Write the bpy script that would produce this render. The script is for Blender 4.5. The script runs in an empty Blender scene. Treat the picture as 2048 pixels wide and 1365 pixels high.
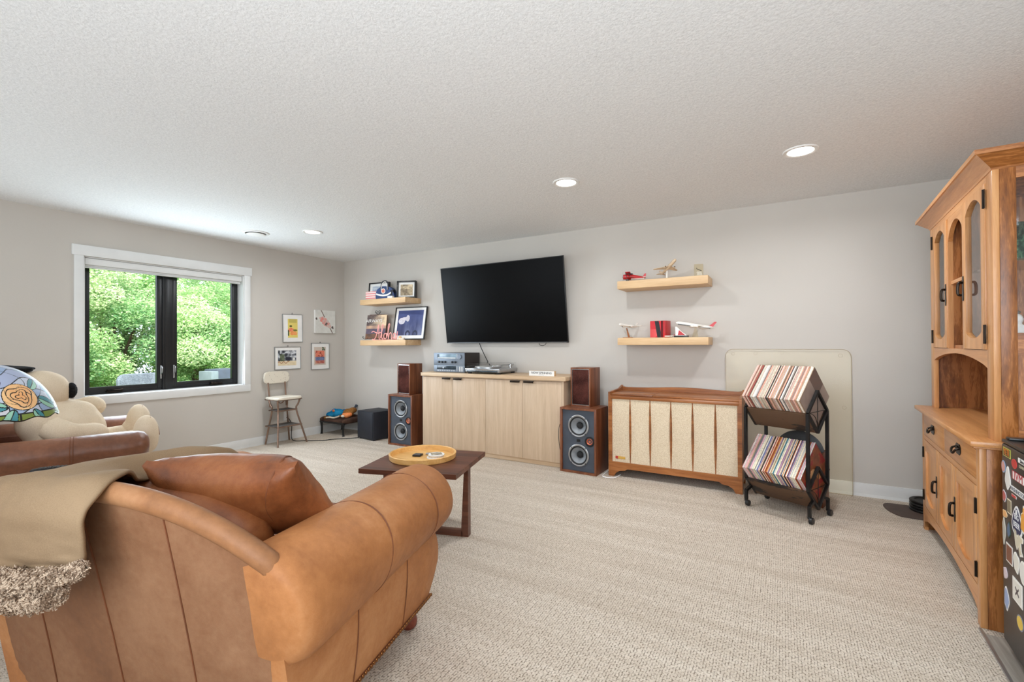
import bpy, bmesh, math, random
import numpy as np
from mathutils import Vector, Matrix, Euler
PI = math.pi
rnd = random.Random(7)
SC = bpy.context.scene
COL = SC.collection

# ------------------------------------------------------------------ camera, world, light, exposure
F_PX = 922.652
yaw, pitch, roll = 0.5298638, 0.0055151, -0.0048689
fw = Vector((-math.sin(yaw)*math.cos(pitch), math.cos(yaw)*math.cos(pitch), math.sin(pitch)))
r0 = Vector((math.cos(yaw), math.sin(yaw), 0)); u0 = r0.cross(fw)
rv = r0*math.cos(roll)+u0*math.sin(roll); uv = -r0*math.sin(roll)+u0*math.cos(roll)
cam = bpy.data.cameras.new('camera'); cam_o = bpy.data.objects.new('camera', cam); COL.objects.link(cam_o)
M = Matrix((rv, uv, -fw)).transposed().to_4x4(); M.translation = Vector((5.546978, -4.600475, 1.231288))
cam_o.matrix_world = M
cam.sensor_width = 36; cam.lens = F_PX/2048*36; cam.clip_start = 0.05; cam.clip_end = 200
SC.camera = cam_o

w = bpy.data.worlds.new('world'); SC.world = w; w.use_nodes = True
bg = w.node_tree.nodes['Background']; bg.inputs[0].default_value = (0.78, 0.88, 1.0, 1); bg.inputs[1].default_value = 3.2
sun = bpy.data.lights.new('sun', 'SUN'); sun.energy = 11; sun.angle = math.radians(1.0); sun.color = (1.0, 0.95, 0.86)
so = bpy.data.objects.new('sun', sun); COL.objects.link(so)
so.rotation_euler = Vector((-0.62, 0.30, -0.75)).to_track_quat('-Z', 'Y').to_euler()

def area(name, loc, target, sx, sy, power, col, spread=180):
    l = bpy.data.lights.new(name, 'AREA'); l.shape = 'RECTANGLE'; l.size = sx; l.size_y = sy; l.energy = power; l.color = col
    l.spread = math.radians(spread)
    o = bpy.data.objects.new(name, l); COL.objects.link(o); o.location = loc
    o.rotation_euler = (Vector(target)-Vector(loc)).to_track_quat('-Z', 'Y').to_euler(); return o
# fill panels added unseen behind the camera; the last boosts the window
area('added_rear_fill', (3.2, -7.9, 1.15), (3.2, 0, 1.2), 4.6, 2.1, 42, (0.84, 0.92, 1.0))  # added soft fill for the whole room, no door stands here
area('added_ceiling_uplight', (1.5, -5.6, 1.7), (1.8, -4.6, 2.44), 2.4, 2.0, 26, (0.84, 0.92, 1.0))  # added uplight that brightens the left ceiling
area('added_ceiling_uplight', (5.7, -5.9, 1.7), (5.7, -5.0, 2.44), 2.6, 2.4, 165, (0.82, 0.91, 1.0))  # added uplight that brightens the ceiling on the right
area('daylight_window', (0.02, -2.2, 1.38), (3, -2.2, 1.15), 1.4, 1.15, 42, (0.74, 0.87, 1.0))
SC.view_settings.view_transform = 'Standard'; SC.view_settings.look = 'None'
SC.view_settings.gamma = 1.0; SC.view_settings.use_curve_mapping = False
SC.view_settings.exposure = -0.05
CAN_POWER = 15.5
SC.cycles.max_bounces = 8; SC.cycles.diffuse_bounces = 5; SC.cycles.glossy_bounces = 4; SC.cycles.transmission_bounces = 6
SC.cycles.transparent_max_bounces = 8; SC.cycles.sample_clamp_indirect = 6; SC.cycles.use_denoising = True
SC.cycles.caustics_reflective = False; SC.cycles.caustics_refractive = False

# ------------------------------------------------------------------ colour + materials
def lin(c):
    return tuple(((v/255)/12.92 if v/255 <= .04045 else (((v/255)+.055)/1.055)**2.4) for v in c)
MATS = {}
def base_mat(name, col, rough=.6, metal=0, spec=.5):
    m = bpy.data.materials.new(name); m.use_nodes = True
    b = m.node_tree.nodes['Principled BSDF']
    b.inputs['Base Color'].default_value = (*lin(col), 1); b.inputs['Roughness'].default_value = rough
    b.inputs['Metallic'].default_value = metal; b.inputs['Specular IOR Level'].default_value = spec
    MATS[name] = m; return m, b, m.node_tree
def nd(nt, t, **k):
    n = nt.nodes.new(t)
    for a, v in k.items():
        if a.startswith('i_'):
            n.inputs[a[2:]].default_value = v
        else: setattr(n, a, v)
    return n
def ramp(nt, fac, stops, interp='LINEAR'):
    r = nt.nodes.new('ShaderNodeValToRGB'); r.color_ramp.interpolation = interp
    els = r.color_ramp.elements
    while len(els) < len(stops): els.new(0.5)
    for e, (p, c) in zip(els, stops): e.position = p; e.color = (*lin(c), 1)
    nt.links.new(fac, r.inputs[0]); return r
def coords(nt, scale=(1, 1, 1), rot=(0, 0, 0), which='Object'):
    tc = nt.nodes.new('ShaderNodeTexCoord'); mp = nt.nodes.new('ShaderNodeMapping')
    mp.inputs['Scale'].default_value = scale; mp.inputs['Rotation'].default_value = rot
    nt.links.new(tc.outputs[which], mp.inputs[0]); return mp.outputs[0]
def bump(nt, b, height, strength=.3, dist=.01):
    n = nt.nodes.new('ShaderNodeBump'); n.inputs['Strength'].default_value = strength; n.inputs['Distance'].default_value = dist
    nt.links.new(height, n.inputs['Height']); nt.links.new(n.outputs[0], b.inputs['Normal']); return n
def noise(nt, vec, scale=5, detail=3, rough=.5, dist=0):
    n = nt.nodes.new('ShaderNodeTexNoise'); n.inputs['Scale'].default_value = scale; n.inputs['Detail'].default_value = detail
    n.inputs['Roughness'].default_value = rough; n.inputs['Distortion'].default_value = dist
    nt.links.new(vec, n.inputs['Vector']); return n
def mix(nt, f, a, b, blend='MIX'):
    m = nt.nodes.new('ShaderNodeMix'); m.data_type = 'RGBA'; m.blend_type = blend
    for s, v in ((0, f), (6, a), (7, b)):
        if hasattr(v, 'is_output'): nt.links.new(v, m.inputs[s])
        else: m.inputs[s].default_value = v
    return m.outputs[2]
def plain(name, col, rough=.6, metal=0, spec=.5, vary=.06, bumps=.0, bscale=60):
    m, b, nt = base_mat(name, col, rough, metal, spec)
    v = coords(nt); n = noise(nt, v, 9, 3)
    lo = tuple(max(0, c*(1-vary)) for c in col); hi = tuple(min(255, c*(1+vary)) for c in col)
    r = ramp(nt, n.outputs[0], [(.3, lo), (.7, hi)]); nt.links.new(r.outputs[0], b.inputs['Base Color'])
    if bumps: bump(nt, b, noise(nt, v, bscale, 3).outputs[0], bumps, .004)
    return m
def wood(name, dark, mid, light, axis='X', scale=14, rough=.42, ring=0.25, bumpv=.12, stretch=.06):
    m, b, nt = base_mat(name, mid, rough)
    sc = [1, 1, 1]; sc['XYZ'.index(axis)] = stretch
    v = coords(nt, tuple(sc))
    n1 = noise(nt, v, scale, 5, .6, .6); n2 = noise(nt, v, scale*9, 2, .6, .2); n3 = noise(nt, v, scale*.25, 2, .5, 1.5)
    mt = nd(nt, 'ShaderNodeMath', operation='MULTIPLY_ADD'); nt.links.new(n2.outputs[0], mt.inputs[0]); mt.inputs[1].default_value = .35
    nt.links.new(n1.outputs[0], mt.inputs[2])
    m2 = nd(nt, 'ShaderNodeMath', operation='MULTIPLY_ADD'); nt.links.new(n3.outputs[0], m2.inputs[0]); m2.inputs[1].default_value = ring
    nt.links.new(mt.outputs[0], m2.inputs[2])
    c = .5+.175+ring*.5
    r = ramp(nt, m2.outputs[0], [(c-.22, dark), (c, mid), (c+.2, light)])
    nt.links.new(r.outputs[0], b.inputs['Base Color'])
    bump(nt, b, n2.outputs[0], bumpv, .002); return m
def leather(name, dark, mid, light, rough=.42, patch=2.2, spec=.4):
    m, b, nt = base_mat(name, mid, rough, 0, spec)
    v = coords(nt); n = noise(nt, v, patch, 6, .62, .5); n2 = noise(nt, v, 38, 4, .7)
    s = nd(nt, 'ShaderNodeMath', operation='MULTIPLY_ADD'); nt.links.new(n2.outputs[0], s.inputs[0]); s.inputs[1].default_value = .28
    nt.links.new(n.outputs[0], s.inputs[2])
    r = ramp(nt, s.outputs[0], [(.42, dark), (.63, mid), (.86, light)])
    # scratches
    v2 = coords(nt, (3, 3, 1), (.4, .9, .3)); sn = noise(nt, v2, 7, 2, .5, 3.5)
    sr = ramp(nt, sn.outputs[0], [(.488, (0, 0, 0)), (.5, (90, 90, 90)), (.512, (0, 0, 0))])
    sm = noise(nt, v, 5, 2); smr = ramp(nt, sm.outputs[0], [(.55, (0, 0, 0)), (.68, (255, 255, 255))])
    mm = mix(nt, 1.0, sr.outputs[0], smr.outputs[0], 'MULTIPLY')
    sep = nt.nodes.new('ShaderNodeSeparateColor'); nt.links.new(mm, sep.inputs[0])
    out = mix(nt, sep.outputs[0], r.outputs[0], (*lin(light), 1))
    nt.links.new(out, b.inputs['Base Color'])
    vo = nd(nt, 'ShaderNodeTexVoronoi'); vo.inputs['Scale'].default_value = 330; nt.links.new(v, vo.inputs['Vector'])
    rr = nd(nt, 'ShaderNodeMapRange'); nt.links.new(n.outputs[0], rr.inputs[0]); rr.inputs[3].default_value = rough-.06; rr.inputs[4].default_value = rough+.12
    nt.links.new(rr.outputs[0], b.inputs['Roughness'])
    b1 = bump(nt, b, vo.outputs[0], .12, .002)
    b0 = nt.nodes.new('ShaderNodeBump'); b0.inputs['Strength'].default_value = .35; b0.inputs['Distance'].default_value = .03
    nt.links.new(noise(nt, v, 6, 3, .5).outputs[0], b0.inputs['Height']); nt.links.new(b0.outputs[0], b1.inputs['Normal'])
    return m
def fabric(name, dark, light, scale=260, rough=.95, bumpv=.5, patch=6, dist=.003):
    m, b, nt = base_mat(name, light, rough, 0, .15)
    v = coords(nt); n = noise(nt, v, scale, 3, .7); n2 = noise(nt, v, patch, 3)
    s = nd(nt, 'ShaderNodeMath', operation='ADD'); nt.links.new(n.outputs[0], s.inputs[0]); nt.links.new(n2.outputs[0], s.inputs[1])
    r = ramp(nt, s.outputs[0], [(.8, dark), (1.0, light)])
    s.use_clamp = False
    mr = nd(nt, 'ShaderNodeMapRange'); nt.links.new(s.outputs[0], mr.inputs[0]); mr.inputs[1].default_value = .6; mr.inputs[2].default_value = 1.4
    nt.links.new(mr.outputs[0], r.inputs[0]); r.color_ramp.elements[0].position = .3; r.color_ramp.elements[1].position = .65
    nt.links.new(r.outputs[0], b.inputs['Base Color']); bump(nt, b, n.outputs[0], bumpv, dist); return m
def objcol(name, rough=.6, speck=.0, sscale=90):
    """base colour from the object's own colour, with printed specks"""
    m, b, nt = base_mat(name, (200, 200, 200), rough)
    oi = nt.nodes.new('ShaderNodeObjectInfo'); v = coords(nt, (1, 1, 1))
    ad = nd(nt, 'ShaderNodeVectorMath', operation='ADD'); nt.links.new(v, ad.inputs[0])
    cb = nt.nodes.new('ShaderNodeCombineXYZ'); mu = nd(nt, 'ShaderNodeMath', operation='MULTIPLY'); mu.inputs[1].default_value = 37
    nt.links.new(oi.outputs['Random'], mu.inputs[0]); nt.links.new(mu.outputs[0], cb.inputs[0]); nt.links.new(mu.outputs[0], cb.inputs[1])
    nt.links.new(cb.outputs[0], ad.inputs[1])
    n = noise(nt, ad.outputs[0], sscale, 3, .7)
    r = ramp(nt, n.outputs[0], [(.56, (0, 0, 0)), (.60, (255, 255, 255))])
    sp = nt.nodes.new('ShaderNodeSeparateColor'); nt.links.new(r.outputs[0], sp.inputs[0])
    mu2 = nd(nt, 'ShaderNodeMath', operation='MULTIPLY'); mu2.inputs[1].default_value = speck; nt.links.new(sp.outputs[0], mu2.inputs[0])
    dk = mix(nt, .75, oi.outputs['Color'], (.03, .025, .02, 1))
    nt.links.new(mix(nt, mu2.outputs[0], oi.outputs['Color'], dk), b.inputs['Base Color']); return m
def vcol(name, rough=.5, spec=.4):
    m, b, nt = base_mat(name, (255, 255, 255), rough, 0, spec)
    a = nt.nodes.new('ShaderNodeAttribute'); a.attribute_name = 'col'; nt.links.new(a.outputs['Color'], b.inputs['Base Color']); return m
def emit(name, col, strength):
    m = bpy.data.materials.new(name); m.use_nodes = True; nt = m.node_tree; nt.nodes.clear()
    e = nd(nt, 'ShaderNodeEmission'); e.inputs[0].default_value = (*lin(col), 1); e.inputs[1].default_value = strength
    o = nd(nt, 'ShaderNodeOutputMaterial'); nt.links.new(e.outputs[0], o.inputs[0]); MATS[name] = m; return m
def glass(name, tint=(255, 255, 255), rough=0.0, ior=1.45, fac=.12):
    """thin clear sheet: transparent with a fresnel reflection"""
    m = bpy.data.materials.new(name); m.use_nodes = True; nt = m.node_tree; nt.nodes.clear()
    t = nd(nt, 'ShaderNodeBsdfTransparent'); t.inputs[0].default_value = (*lin(tint), 1)
    g = nd(nt, 'ShaderNodeBsdfGlossy'); g.inputs['Roughness'].default_value = rough
    f = nd(nt, 'ShaderNodeFresnel'); f.inputs[0].default_value = ior
    ge = nd(nt, 'ShaderNodeNewGeometry'); mu = nd(nt, 'ShaderNodeMath', operation='MULTIPLY_ADD'); nt.links.new(ge.outputs['Backfacing'], mu.inputs[0]); nt.links.new(f.outputs[0], mu.inputs[1]); mu.inputs[1].default_value = -1
    sb = nd(nt, 'ShaderNodeMath', operation='SUBTRACT'); sb.inputs[0].default_value = 1; nt.links.new(ge.outputs['Backfacing'], sb.inputs[1]); ml = nd(nt, 'ShaderNodeMath', operation='MULTIPLY'); nt.links.new(sb.outputs[0], ml.inputs[0]); nt.links.new(f.outputs[0], ml.inputs[1]); nt.nodes.remove(mu)
    mx = nd(nt, 'ShaderNodeMixShader'); nt.links.new(ml.outputs[0], mx.inputs[0]); nt.links.new(t.outputs[0], mx.inputs[1]); nt.links.new(g.outputs[0], mx.inputs[2])
    o = nd(nt, 'ShaderNodeOutputMaterial'); nt.links.new(mx.outputs[0], o.inputs[0]); MATS[name] = m; return m

# wall paint
m, b, nt = base_mat('wall_paint', (203, 197, 190), .85, 0, .2)
v = coords(nt); n = noise(nt, v, 120, 3, .6); bump(nt, b, n.outputs[0], .12, .003)
n = noise(nt, v, 1.2, 2); r = ramp(nt, n.outputs[0], [(.35, (198, 192, 184)), (.65, (202, 196, 188))]); nt.links.new(r.outputs[0], b.inputs['Base Color'])
# orange-peel / knockdown ceiling
m, b, nt = base_mat('ceiling_texture', (232, 232, 231), .9, 0, .15)
v = coords(nt); n = noise(nt, v, 70, 4, .55, .8); r = ramp(nt, n.outputs[0], [(.42, (0, 0, 0)), (.58, (255, 255, 255))])
bump(nt, b, r.outputs[0], .22, .006)
n2 = noise(nt, v, 84, 3, .6, 1.0); rr = ramp(nt, n2.outputs[0], [(.35, (225, 225, 224)), (.6, (238, 238, 237))]); nt.links.new(rr.outputs[0], b.inputs['Base Color'])
# loop carpet
m, b, nt = base_mat('loop_carpet', (186, 174, 158), 1.0, 0, .05)
v = coords(nt)
br = nd(nt, 'ShaderNodeTexBrick'); wob = noise(nt, v, 55, 2); wv = nd(nt, 'ShaderNodeVectorMath', operation='MULTIPLY_ADD')
nt.links.new(wob.outputs['Color'], wv.inputs[0]); wv.inputs[1].default_value = (.009, .009, 0); nt.links.new(coords(nt, (1, 1, 1), (0, 0, PI/2)), wv.inputs[2]); nt.links.new(wv.outputs[0], br.inputs['Vector'])
br.inputs['Scale'].default_value = 1.0; br.inputs['Brick Width'].default_value = .021; br.inputs['Row Height'].default_value = .0105
br.inputs['Mortar Size'].default_value = .0022; br.inputs['Mortar Smooth'].default_value = .6; br.offset = .5
br.inputs[1].default_value = (1, 1, 1, 1); br.inputs[2].default_value = (1, 1, 1, 1); br.inputs[3].default_value = (0, 0, 0, 1)
n1 = noise(nt, coords(nt, (.35, 5.5, 1)), 1.6, 6, .65); n2 = noise(nt, v, 230, 3, .75); n3 = noise(nt, coords(nt, (1, 2.2, 1)), 26, 3, .6)
s = nd(nt, 'ShaderNodeMath', operation='MULTIPLY_ADD'); nt.links.new(n2.outputs[0], s.inputs[0]); s.inputs[1].default_value = .7
n1b = nd(nt, 'ShaderNodeMath', operation='MULTIPLY_ADD'); nt.links.new(n1.outputs[0], n1b.inputs[0]); n1b.inputs[1].default_value = .55; n1b.inputs[2].default_value = .2; nt.links.new(n1b.outputs[0], s.inputs[2])
s2 = nd(nt, 'ShaderNodeMath', operation='MULTIPLY_ADD'); nt.links.new(n3.outputs[0], s2.inputs[0]); s2.inputs[1].default_value = .4; nt.links.new(s.outputs[0], s2.inputs[2])
mr = nd(nt, 'ShaderNodeMapRange'); nt.links.new(s2.outputs[0], mr.inputs[0]); mr.inputs[1].default_value = .6; mr.inputs[2].default_value = 1.35
r = ramp(nt, mr.outputs[0], [(.2, (180, 164, 146)), (.5, (210, 196, 179)), (.8, (232, 221, 207))])
dn = noise(nt, v, 95, 2); dr_ = nd(nt, 'ShaderNodeMapRange'); nt.links.new(dn.outputs[0], dr_.inputs[0]); dr_.inputs[1].default_value = .40; dr_.inputs[2].default_value = .62
df = nd(nt, 'ShaderNodeMath', operation='MULTIPLY'); nt.links.new(dr_.outputs[0], df.inputs[0]); nt.links.new(br.outputs[1], df.inputs[1])
out = mix(nt, df.outputs[0], r.outputs[0], (*lin((140, 126, 110)), 1))  # shade in the crevices between loops is mixed into the colour
nt.links.new(out, b.inputs['Base Color'])
hs = nd(nt, 'ShaderNodeMath', operation='MULTIPLY_ADD'); nt.links.new(df.outputs[0], hs.inputs[0]); hs.inputs[1].default_value = -.9; nt.links.new(n2.outputs[0], hs.inputs[2])
bump(nt, b, hs.outputs[0], .6, .006)

plain('white_trim', (226, 226, 224), .45, vary=.01)
plain('black_frame', (22, 23, 25), .38, vary=.1)
plain('black_plastic', (18, 18, 19), .35, vary=.1)
plain('dark_metal', (38, 36, 35), .42, .6, vary=.12)
plain('chrome', (200, 200, 200), .18, 1.0, vary=.03)
plain('steel_brushed', (176, 178, 180), .35, .9, vary=.05)
plain('antique_pull', (46, 38, 32), .35, .85, vary=.25)
plain('brass_nail', (128, 84, 48), .3, .9, vary=.15)
plain('bronze_tube', (150, 124, 108), .3, .75, vary=.08)
plain('rubber', (30, 29, 30), .75, vary=.1)
plain('white_paint', (236, 234, 230), .4, vary=.02)
plain('grey_rubber', (88, 84, 80), .8, vary=.1)
wood('oak_pale', (188, 162, 134), (200, 174, 146), (208, 184, 157), 'Z', 22, .5, .2)
wood('oak_pale_long', (184, 152, 118), (206, 176, 142), (220, 194, 162), 'X', 13, .5, .3)
wood('oak_shelf', (196, 160, 116), (212, 176, 132), (222, 190, 148), 'X', 16, .5, .3)
wood('oak_honey', (178, 122, 72), (200, 142, 88), (212, 158, 106), 'Z', 24, .33, .3)
wood('oak_honey_long', (176, 118, 68), (198, 138, 84), (210, 154, 100), 'Y', 24, .3, .3)
wood('oak_dark', (104, 58, 24), (148, 90, 42), (176, 114, 62), 'Z', 26, .35, .5, stretch=.12)
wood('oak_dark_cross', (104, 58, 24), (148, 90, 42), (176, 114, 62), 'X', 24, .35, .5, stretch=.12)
wood('walnut', (88, 46, 26), (116, 66, 40), (138, 84, 54), 'Z', 22, .4, .3)
wood('walnut_console', (118, 66, 28), (150, 90, 44), (172, 110, 60), 'X', 18, .33, .4)
wood('walnut_table', (70, 38, 26), (94, 54, 38), (116, 72, 52), 'X', 16, .38, .35)
wood('rustic_board', (24, 18, 15), (50, 36, 27), (90, 64, 44), 'X', 11, .6, .9, stretch=.3)
wood('tray_wood', (204, 150, 80), (224, 174, 104), (236, 190, 124), 'X', 12, .42, .3)
wood('mahogany', (86, 34, 22), (112, 48, 32), (134, 64, 44), 'X', 16, .25, .3)
wood('vinyl_plank', (112, 104, 96), (140, 132, 122), (160, 152, 142), 'Y', 10, .5, .4)
leather('leather_tan', (144, 90, 50), (172, 114, 68), (196, 142, 96), .55, 2.0, .3)
leather('leather_back', (110, 73, 50), (131, 90, 62), (154, 114, 84), .6, 1.8, .3)
leather('leather_cushion', (96, 50, 24), (132, 75, 40), (164, 104, 62), .42, 3.5, .4)
leather('leather_brown', (98, 58, 38), (128, 80, 54), (150, 100, 72), .34, 2.2, .55)
fabric('plush_cream', (212, 192, 165), (223, 205, 180), 160, patch=3, bumpv=.5)
fabric('suede_blanket', (138, 114, 88), (149, 125, 98), 300, patch=4, bumpv=.08, rough=.85)
fabric('sherpa', (122, 99, 80), (200, 178, 156), 110, patch=45, bumpv=.35, dist=.004)
fabric('black_fur', (10, 10, 10), (40, 38, 38), 120, bumpv=.9, dist=.01)
fabric('grille_cloth', (200, 178, 148), (228, 212, 186), 170, patch=300, bumpv=.5)
fabric('grille_brown', (52, 26, 22), (92, 52, 44), 260, bumpv=.4)
fabric('bed_brown', (60, 42, 34), (92, 68, 56), 180, bumpv=.4)
fabric('toy_blue', (10, 92, 140), (40, 140, 184), 110, bumpv=.6)
fabric('toy_brown', (112, 70, 30), (160, 112, 62), 110, bumpv=.6)
fabric('toy_orange', (214, 104, 46), (244, 154, 96), 110, bumpv=.6)
fabric('toy_cream', (196, 180, 160), (232, 220, 200), 110, bumpv=.6)
fabric('wicker_grey', (96, 104, 116), (128, 138, 150), 60, bumpv=.4)
leather('leather_rail', (122, 82, 52), (152, 104, 68), (176, 130, 92), .5, 2.0, .3)
emit('lens_glow', (255, 250, 240), 14)
glass('clear_glass'); glass('cabinet_glass', ior=6.0); glass('acrylic', (248, 244, 232)); glass('tinted_cover', (214, 214, 212))
vcol('printed', .55); vcol('printed_gloss', .3); vcol('stained_glass', .38, .35)
objcol('sleeve', .55, .55, 110)
objcol('flat_colour', .5); objcol('sticker', .35)
# tv screen
m, b, nt = base_mat('tv_screen', (3, 3, 4), .28, 0, .12)
m, b, nt = base_mat('vinyl_disc', (20, 17, 16), .42, 0, .6)
# ------------------------------------------------------------------ mesh helpers
def BM(): return bmesh.new()
def obj(name, bm, mat, parent=None, smooth=35, loc=None, rot=None, color=None):
    me = bpy.data.meshes.new(name)
    if isinstance(bm, bpy.types.Mesh): me = bm
    else:
        bmesh.ops.recalc_face_normals(bm, faces=bm.faces) if smooth != 'keep' else None
        bm.to_mesh(me); bm.free()
    if mat and not me.materials: me.materials.append(MATS[mat] if isinstance(mat, str) else mat)
    if smooth and smooth != 'keep':
        me.polygons.foreach_set('use_smooth', [True]*len(me.polygons)); me.set_sharp_from_angle(angle=math.radians(smooth))
    o = bpy.data.objects.new(name, me); COL.objects.link(o)
    if parent: o.parent = parent
    if loc is not None: o.location = loc
    if rot is not None: o.rotation_euler = rot
    if color is not None: o.color = (*lin(color), 1)
    return o
def tag(o, label=None, cat=None, group=None, kind=None):
    if label: o['label'] = label
    if cat: o['category'] = cat
    if group: o['group'] = group
    if kind: o['kind'] = kind
    return o
def thing(name, label, cat, loc=(0, 0, 0), rotz=0, group=None, rot=None):
    o = bpy.data.objects.new(name, None); COL.objects.link(o); o.empty_display_size = .1
    o.location = loc; o.rotation_euler = rot if rot else (0, 0, rotz); return tag(o, label, cat, group)
def struct(name, bm, mat, smooth=35):
    return tag(obj(name, bm, mat, None, smooth), kind='structure')
def copy_tree(o, parent=None):
    c = o.copy(); COL.objects.link(c); c.parent = parent
    for ch in list(o.children): copy_tree(ch, c)
    return c
def box(bm, x0, x1, y0, y1, z0, z1, bev=0, mat=None, seg=2):
    x0, x1 = sorted((x0, x1)); y0, y1 = sorted((y0, y1)); z0, z1 = sorted((z0, z1))
    vs = [bm.verts.new((x, y, z)) for x in (x0, x1) for y in (y0, y1) for z in (z0, z1)]
    fs = [bm.faces.new([vs[i] for i in q]) for q in ((0, 1, 3, 2), (4, 6, 7, 5), (0, 4, 5, 1), (2, 3, 7, 6), (0, 2, 6, 4), (1, 5, 7, 3))]
    if bev:
        es = {e for f in fs for e in f.edges}
        r = bmesh.ops.bevel(bm, geom=list(es), offset=bev, segments=seg, profile=.5, affect='EDGES')
        vs = list({v for f in r['faces'] for v in f.verts} | {v for v in vs if v.is_valid})
    if mat is not None:
        bmesh.ops.transform(bm, matrix=mat, verts=[v for v in vs if v.is_valid])
    return bm
def bx(*a, **k): return box(BM(), *a, **k)
def prism(bm, pts, axis, t0, t1, mat=None):
    def P(a, b2, t):
        return {'X': (t, a, b2), 'Y': (a, t, b2), 'Z': (a, b2, t)}[axis]
    A = [bm.verts.new(P(a, b2, t0)) for a, b2 in pts]; Bv = [bm.verts.new(P(a, b2, t1)) for a, b2 in pts]
    n = len(pts); bm.faces.new(A); bm.faces.new(Bv[::-1])
    for i in range(n): bm.faces.new((A[i], A[(i+1) % n], Bv[(i+1) % n], Bv[i]))
    if mat is not None: bmesh.ops.transform(bm, matrix=mat, verts=A+Bv)
    return bm
def frame_of(d):
    d = Vector(d).normalized(); a = Vector((0, 0, 1)) if abs(d.z) < .9 else Vector((1, 0, 0))
    s = d.cross(a).normalized(); return s, s.cross(d).normalized()
def tube(bm, pts, r, seg=8, closed=False, caps=True, rfn=None):
    pts = [Vector(p) for p in pts]; n = len(pts); rings = []
    s = None
    for i, p in enumerate(pts):
        if closed: d = pts[(i+1) % n]-pts[i-1]
        else: d = pts[min(i+1, n-1)]-pts[max(i-1, 0)]
        d.normalize()
        if s is None: s, t = frame_of(d)
        else:
            s = (s-d*s.dot(d)); s = s.normalized() if s.length > 1e-6 else frame_of(d)[0]; t = s.cross(d).normalized()
        rr = rfn(i/(n-1)) if rfn else (r[i] if isinstance(r, (list, tuple)) else r)
        rings.append([bm.verts.new(p+(s*math.cos(a)+t*math.sin(a))*rr) for a in (2*PI*k/seg for k in range(seg))])
    m = n if closed else n-1
    for i in range(m):
        A, Bq = rings[i], rings[(i+1) % n]
        for k in range(seg): bm.faces.new((A[k], A[(k+1) % seg], Bq[(k+1) % seg], Bq[k]))
    if caps and not closed: bm.faces.new(rings[0][::-1]); bm.faces.new(rings[-1])
    return bm
def cyl(bm, p0, p1, r0, r1=None, seg=16): return tube(bm, [p0, p1], [r0, r0 if r1 is None else r1], seg)
def lathe(bm, prof, seg=24, c=(0, 0, 0), axis='Z', mat=None, cap=True):
    rings = []
    for r, z in prof:
        ring = []
        for k in range(seg):
            a = 2*PI*k/seg; x, y = r*math.cos(a), r*math.sin(a)
            p = {'Z': (x, y, z), 'Y': (x, z, y), 'X': (z, x, y)}[axis]
            ring.append(bm.verts.new((p[0]+c[0], p[1]+c[1], p[2]+c[2])))
        rings.append(ring)
    for A, Bq in zip(rings, rings[1:]):
        for k in range(seg): bm.faces.new((A[k], A[(k+1) % seg], Bq[(k+1) % seg], Bq[k]))
    if cap and prof[0][0] > 1e-5: bm.faces.new(rings[0][::-1])
    if cap and prof[-1][0] > 1e-5: bm.faces.new(rings[-1])
    bmesh.ops.remove_doubles(bm, verts=[v for rg in rings for v in rg], dist=1e-6)
    if mat is not None: bmesh.ops.transform(bm, matrix=mat, verts=[v for rg in rings for v in rg if v.is_valid])
    return bm
def ell(bm, c, r, u=16, v=10, rot=None):
    m = Matrix.Translation(c) @ (Euler(rot).to_matrix().to_4x4() if rot else Matrix()) @ Matrix.Diagonal((*([r]*3 if isinstance(r, (int, float)) else r), 1))
    bmesh.ops.create_uvsphere(bm, u_segments=u, v_segments=v, radius=1, matrix=m); return bm
def grid(bm, fn, nu, nv, closeu=False):
    vs = [[bm.verts.new(fn(i/nu, j/nv)) for j in range(nv+1)] for i in range(nu+1)]
    for i in range(nu):
        for j in range(nv): bm.faces.new((vs[i][j], vs[i+1][j], vs[i+1][j+1], vs[i][j+1]))
    return bm
def rbox(cx, cy, cz, sx, sy, sz, n=4.0, seg=20, puff=0.0, rot=None):
    """soft cushion: a superellipsoid box"""
    bm = BM(); bmesh.ops.create_cube(bm, size=2); bmesh.ops.subdivide_edges(bm, edges=bm.edges[:], cuts=seg, use_grid_fill=True)
    R = Euler(rot).to_matrix() if rot else Matrix.Identity(3)
    for v in bm.verts:
        p = v.co; q = (abs(p.x)**n+abs(p.y)**n+abs(p.z)**n)**(1/n); p = p/q if q else p
        e = 1+puff*(1-p.x*p.x)*(1-p.y*p.y)
        p = Vector((p.x*sx/2, p.y*sy/2, p.z*sz/2*e)); v.co = R @ p+Vector((cx, cy, cz))
    return bm
def catmull(P, n):
    P = [Vector(p) for p in P]; out = []; m = len(P)-1
    for k in range(n+1):
        t = k/n*m; i = min(int(t), m-1); f = t-i
        a, b2, c, d = P[max(i-1, 0)], P[i], P[i+1], P[min(i+2, m)]
        out.append(.5*((2*b2)+(c-a)*f+(2*a-5*b2+4*c-d)*f*f+(3*b2-a-3*c+d)*f**3))
    return out
def from_eval(o, name, mat, parent=None, smooth=60):
    dg = bpy.context.evaluated_depsgraph_get(); dg.update(); ev = o.evaluated_get(dg); me = bpy.data.meshes.new_from_object(ev)
    old = o.data; bpy.data.objects.remove(o)
    me.materials.clear(); return obj(name, me, mat, parent, smooth)
def blob(name, bm, mat, parent=None, voxel=.012, sm=6):
    """fuse overlapping solids into one soft surface"""
    o = obj('temporary', bm, None, None, 0)
    r = o.modifiers.new('r', 'REMESH'); r.mode = 'VOXEL'; r.voxel_size = voxel
    s = o.modifiers.new('s', 'SMOOTH'); s.iterations = sm; s.factor = .6
    return from_eval(o, name, mat, parent, 80)
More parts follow.
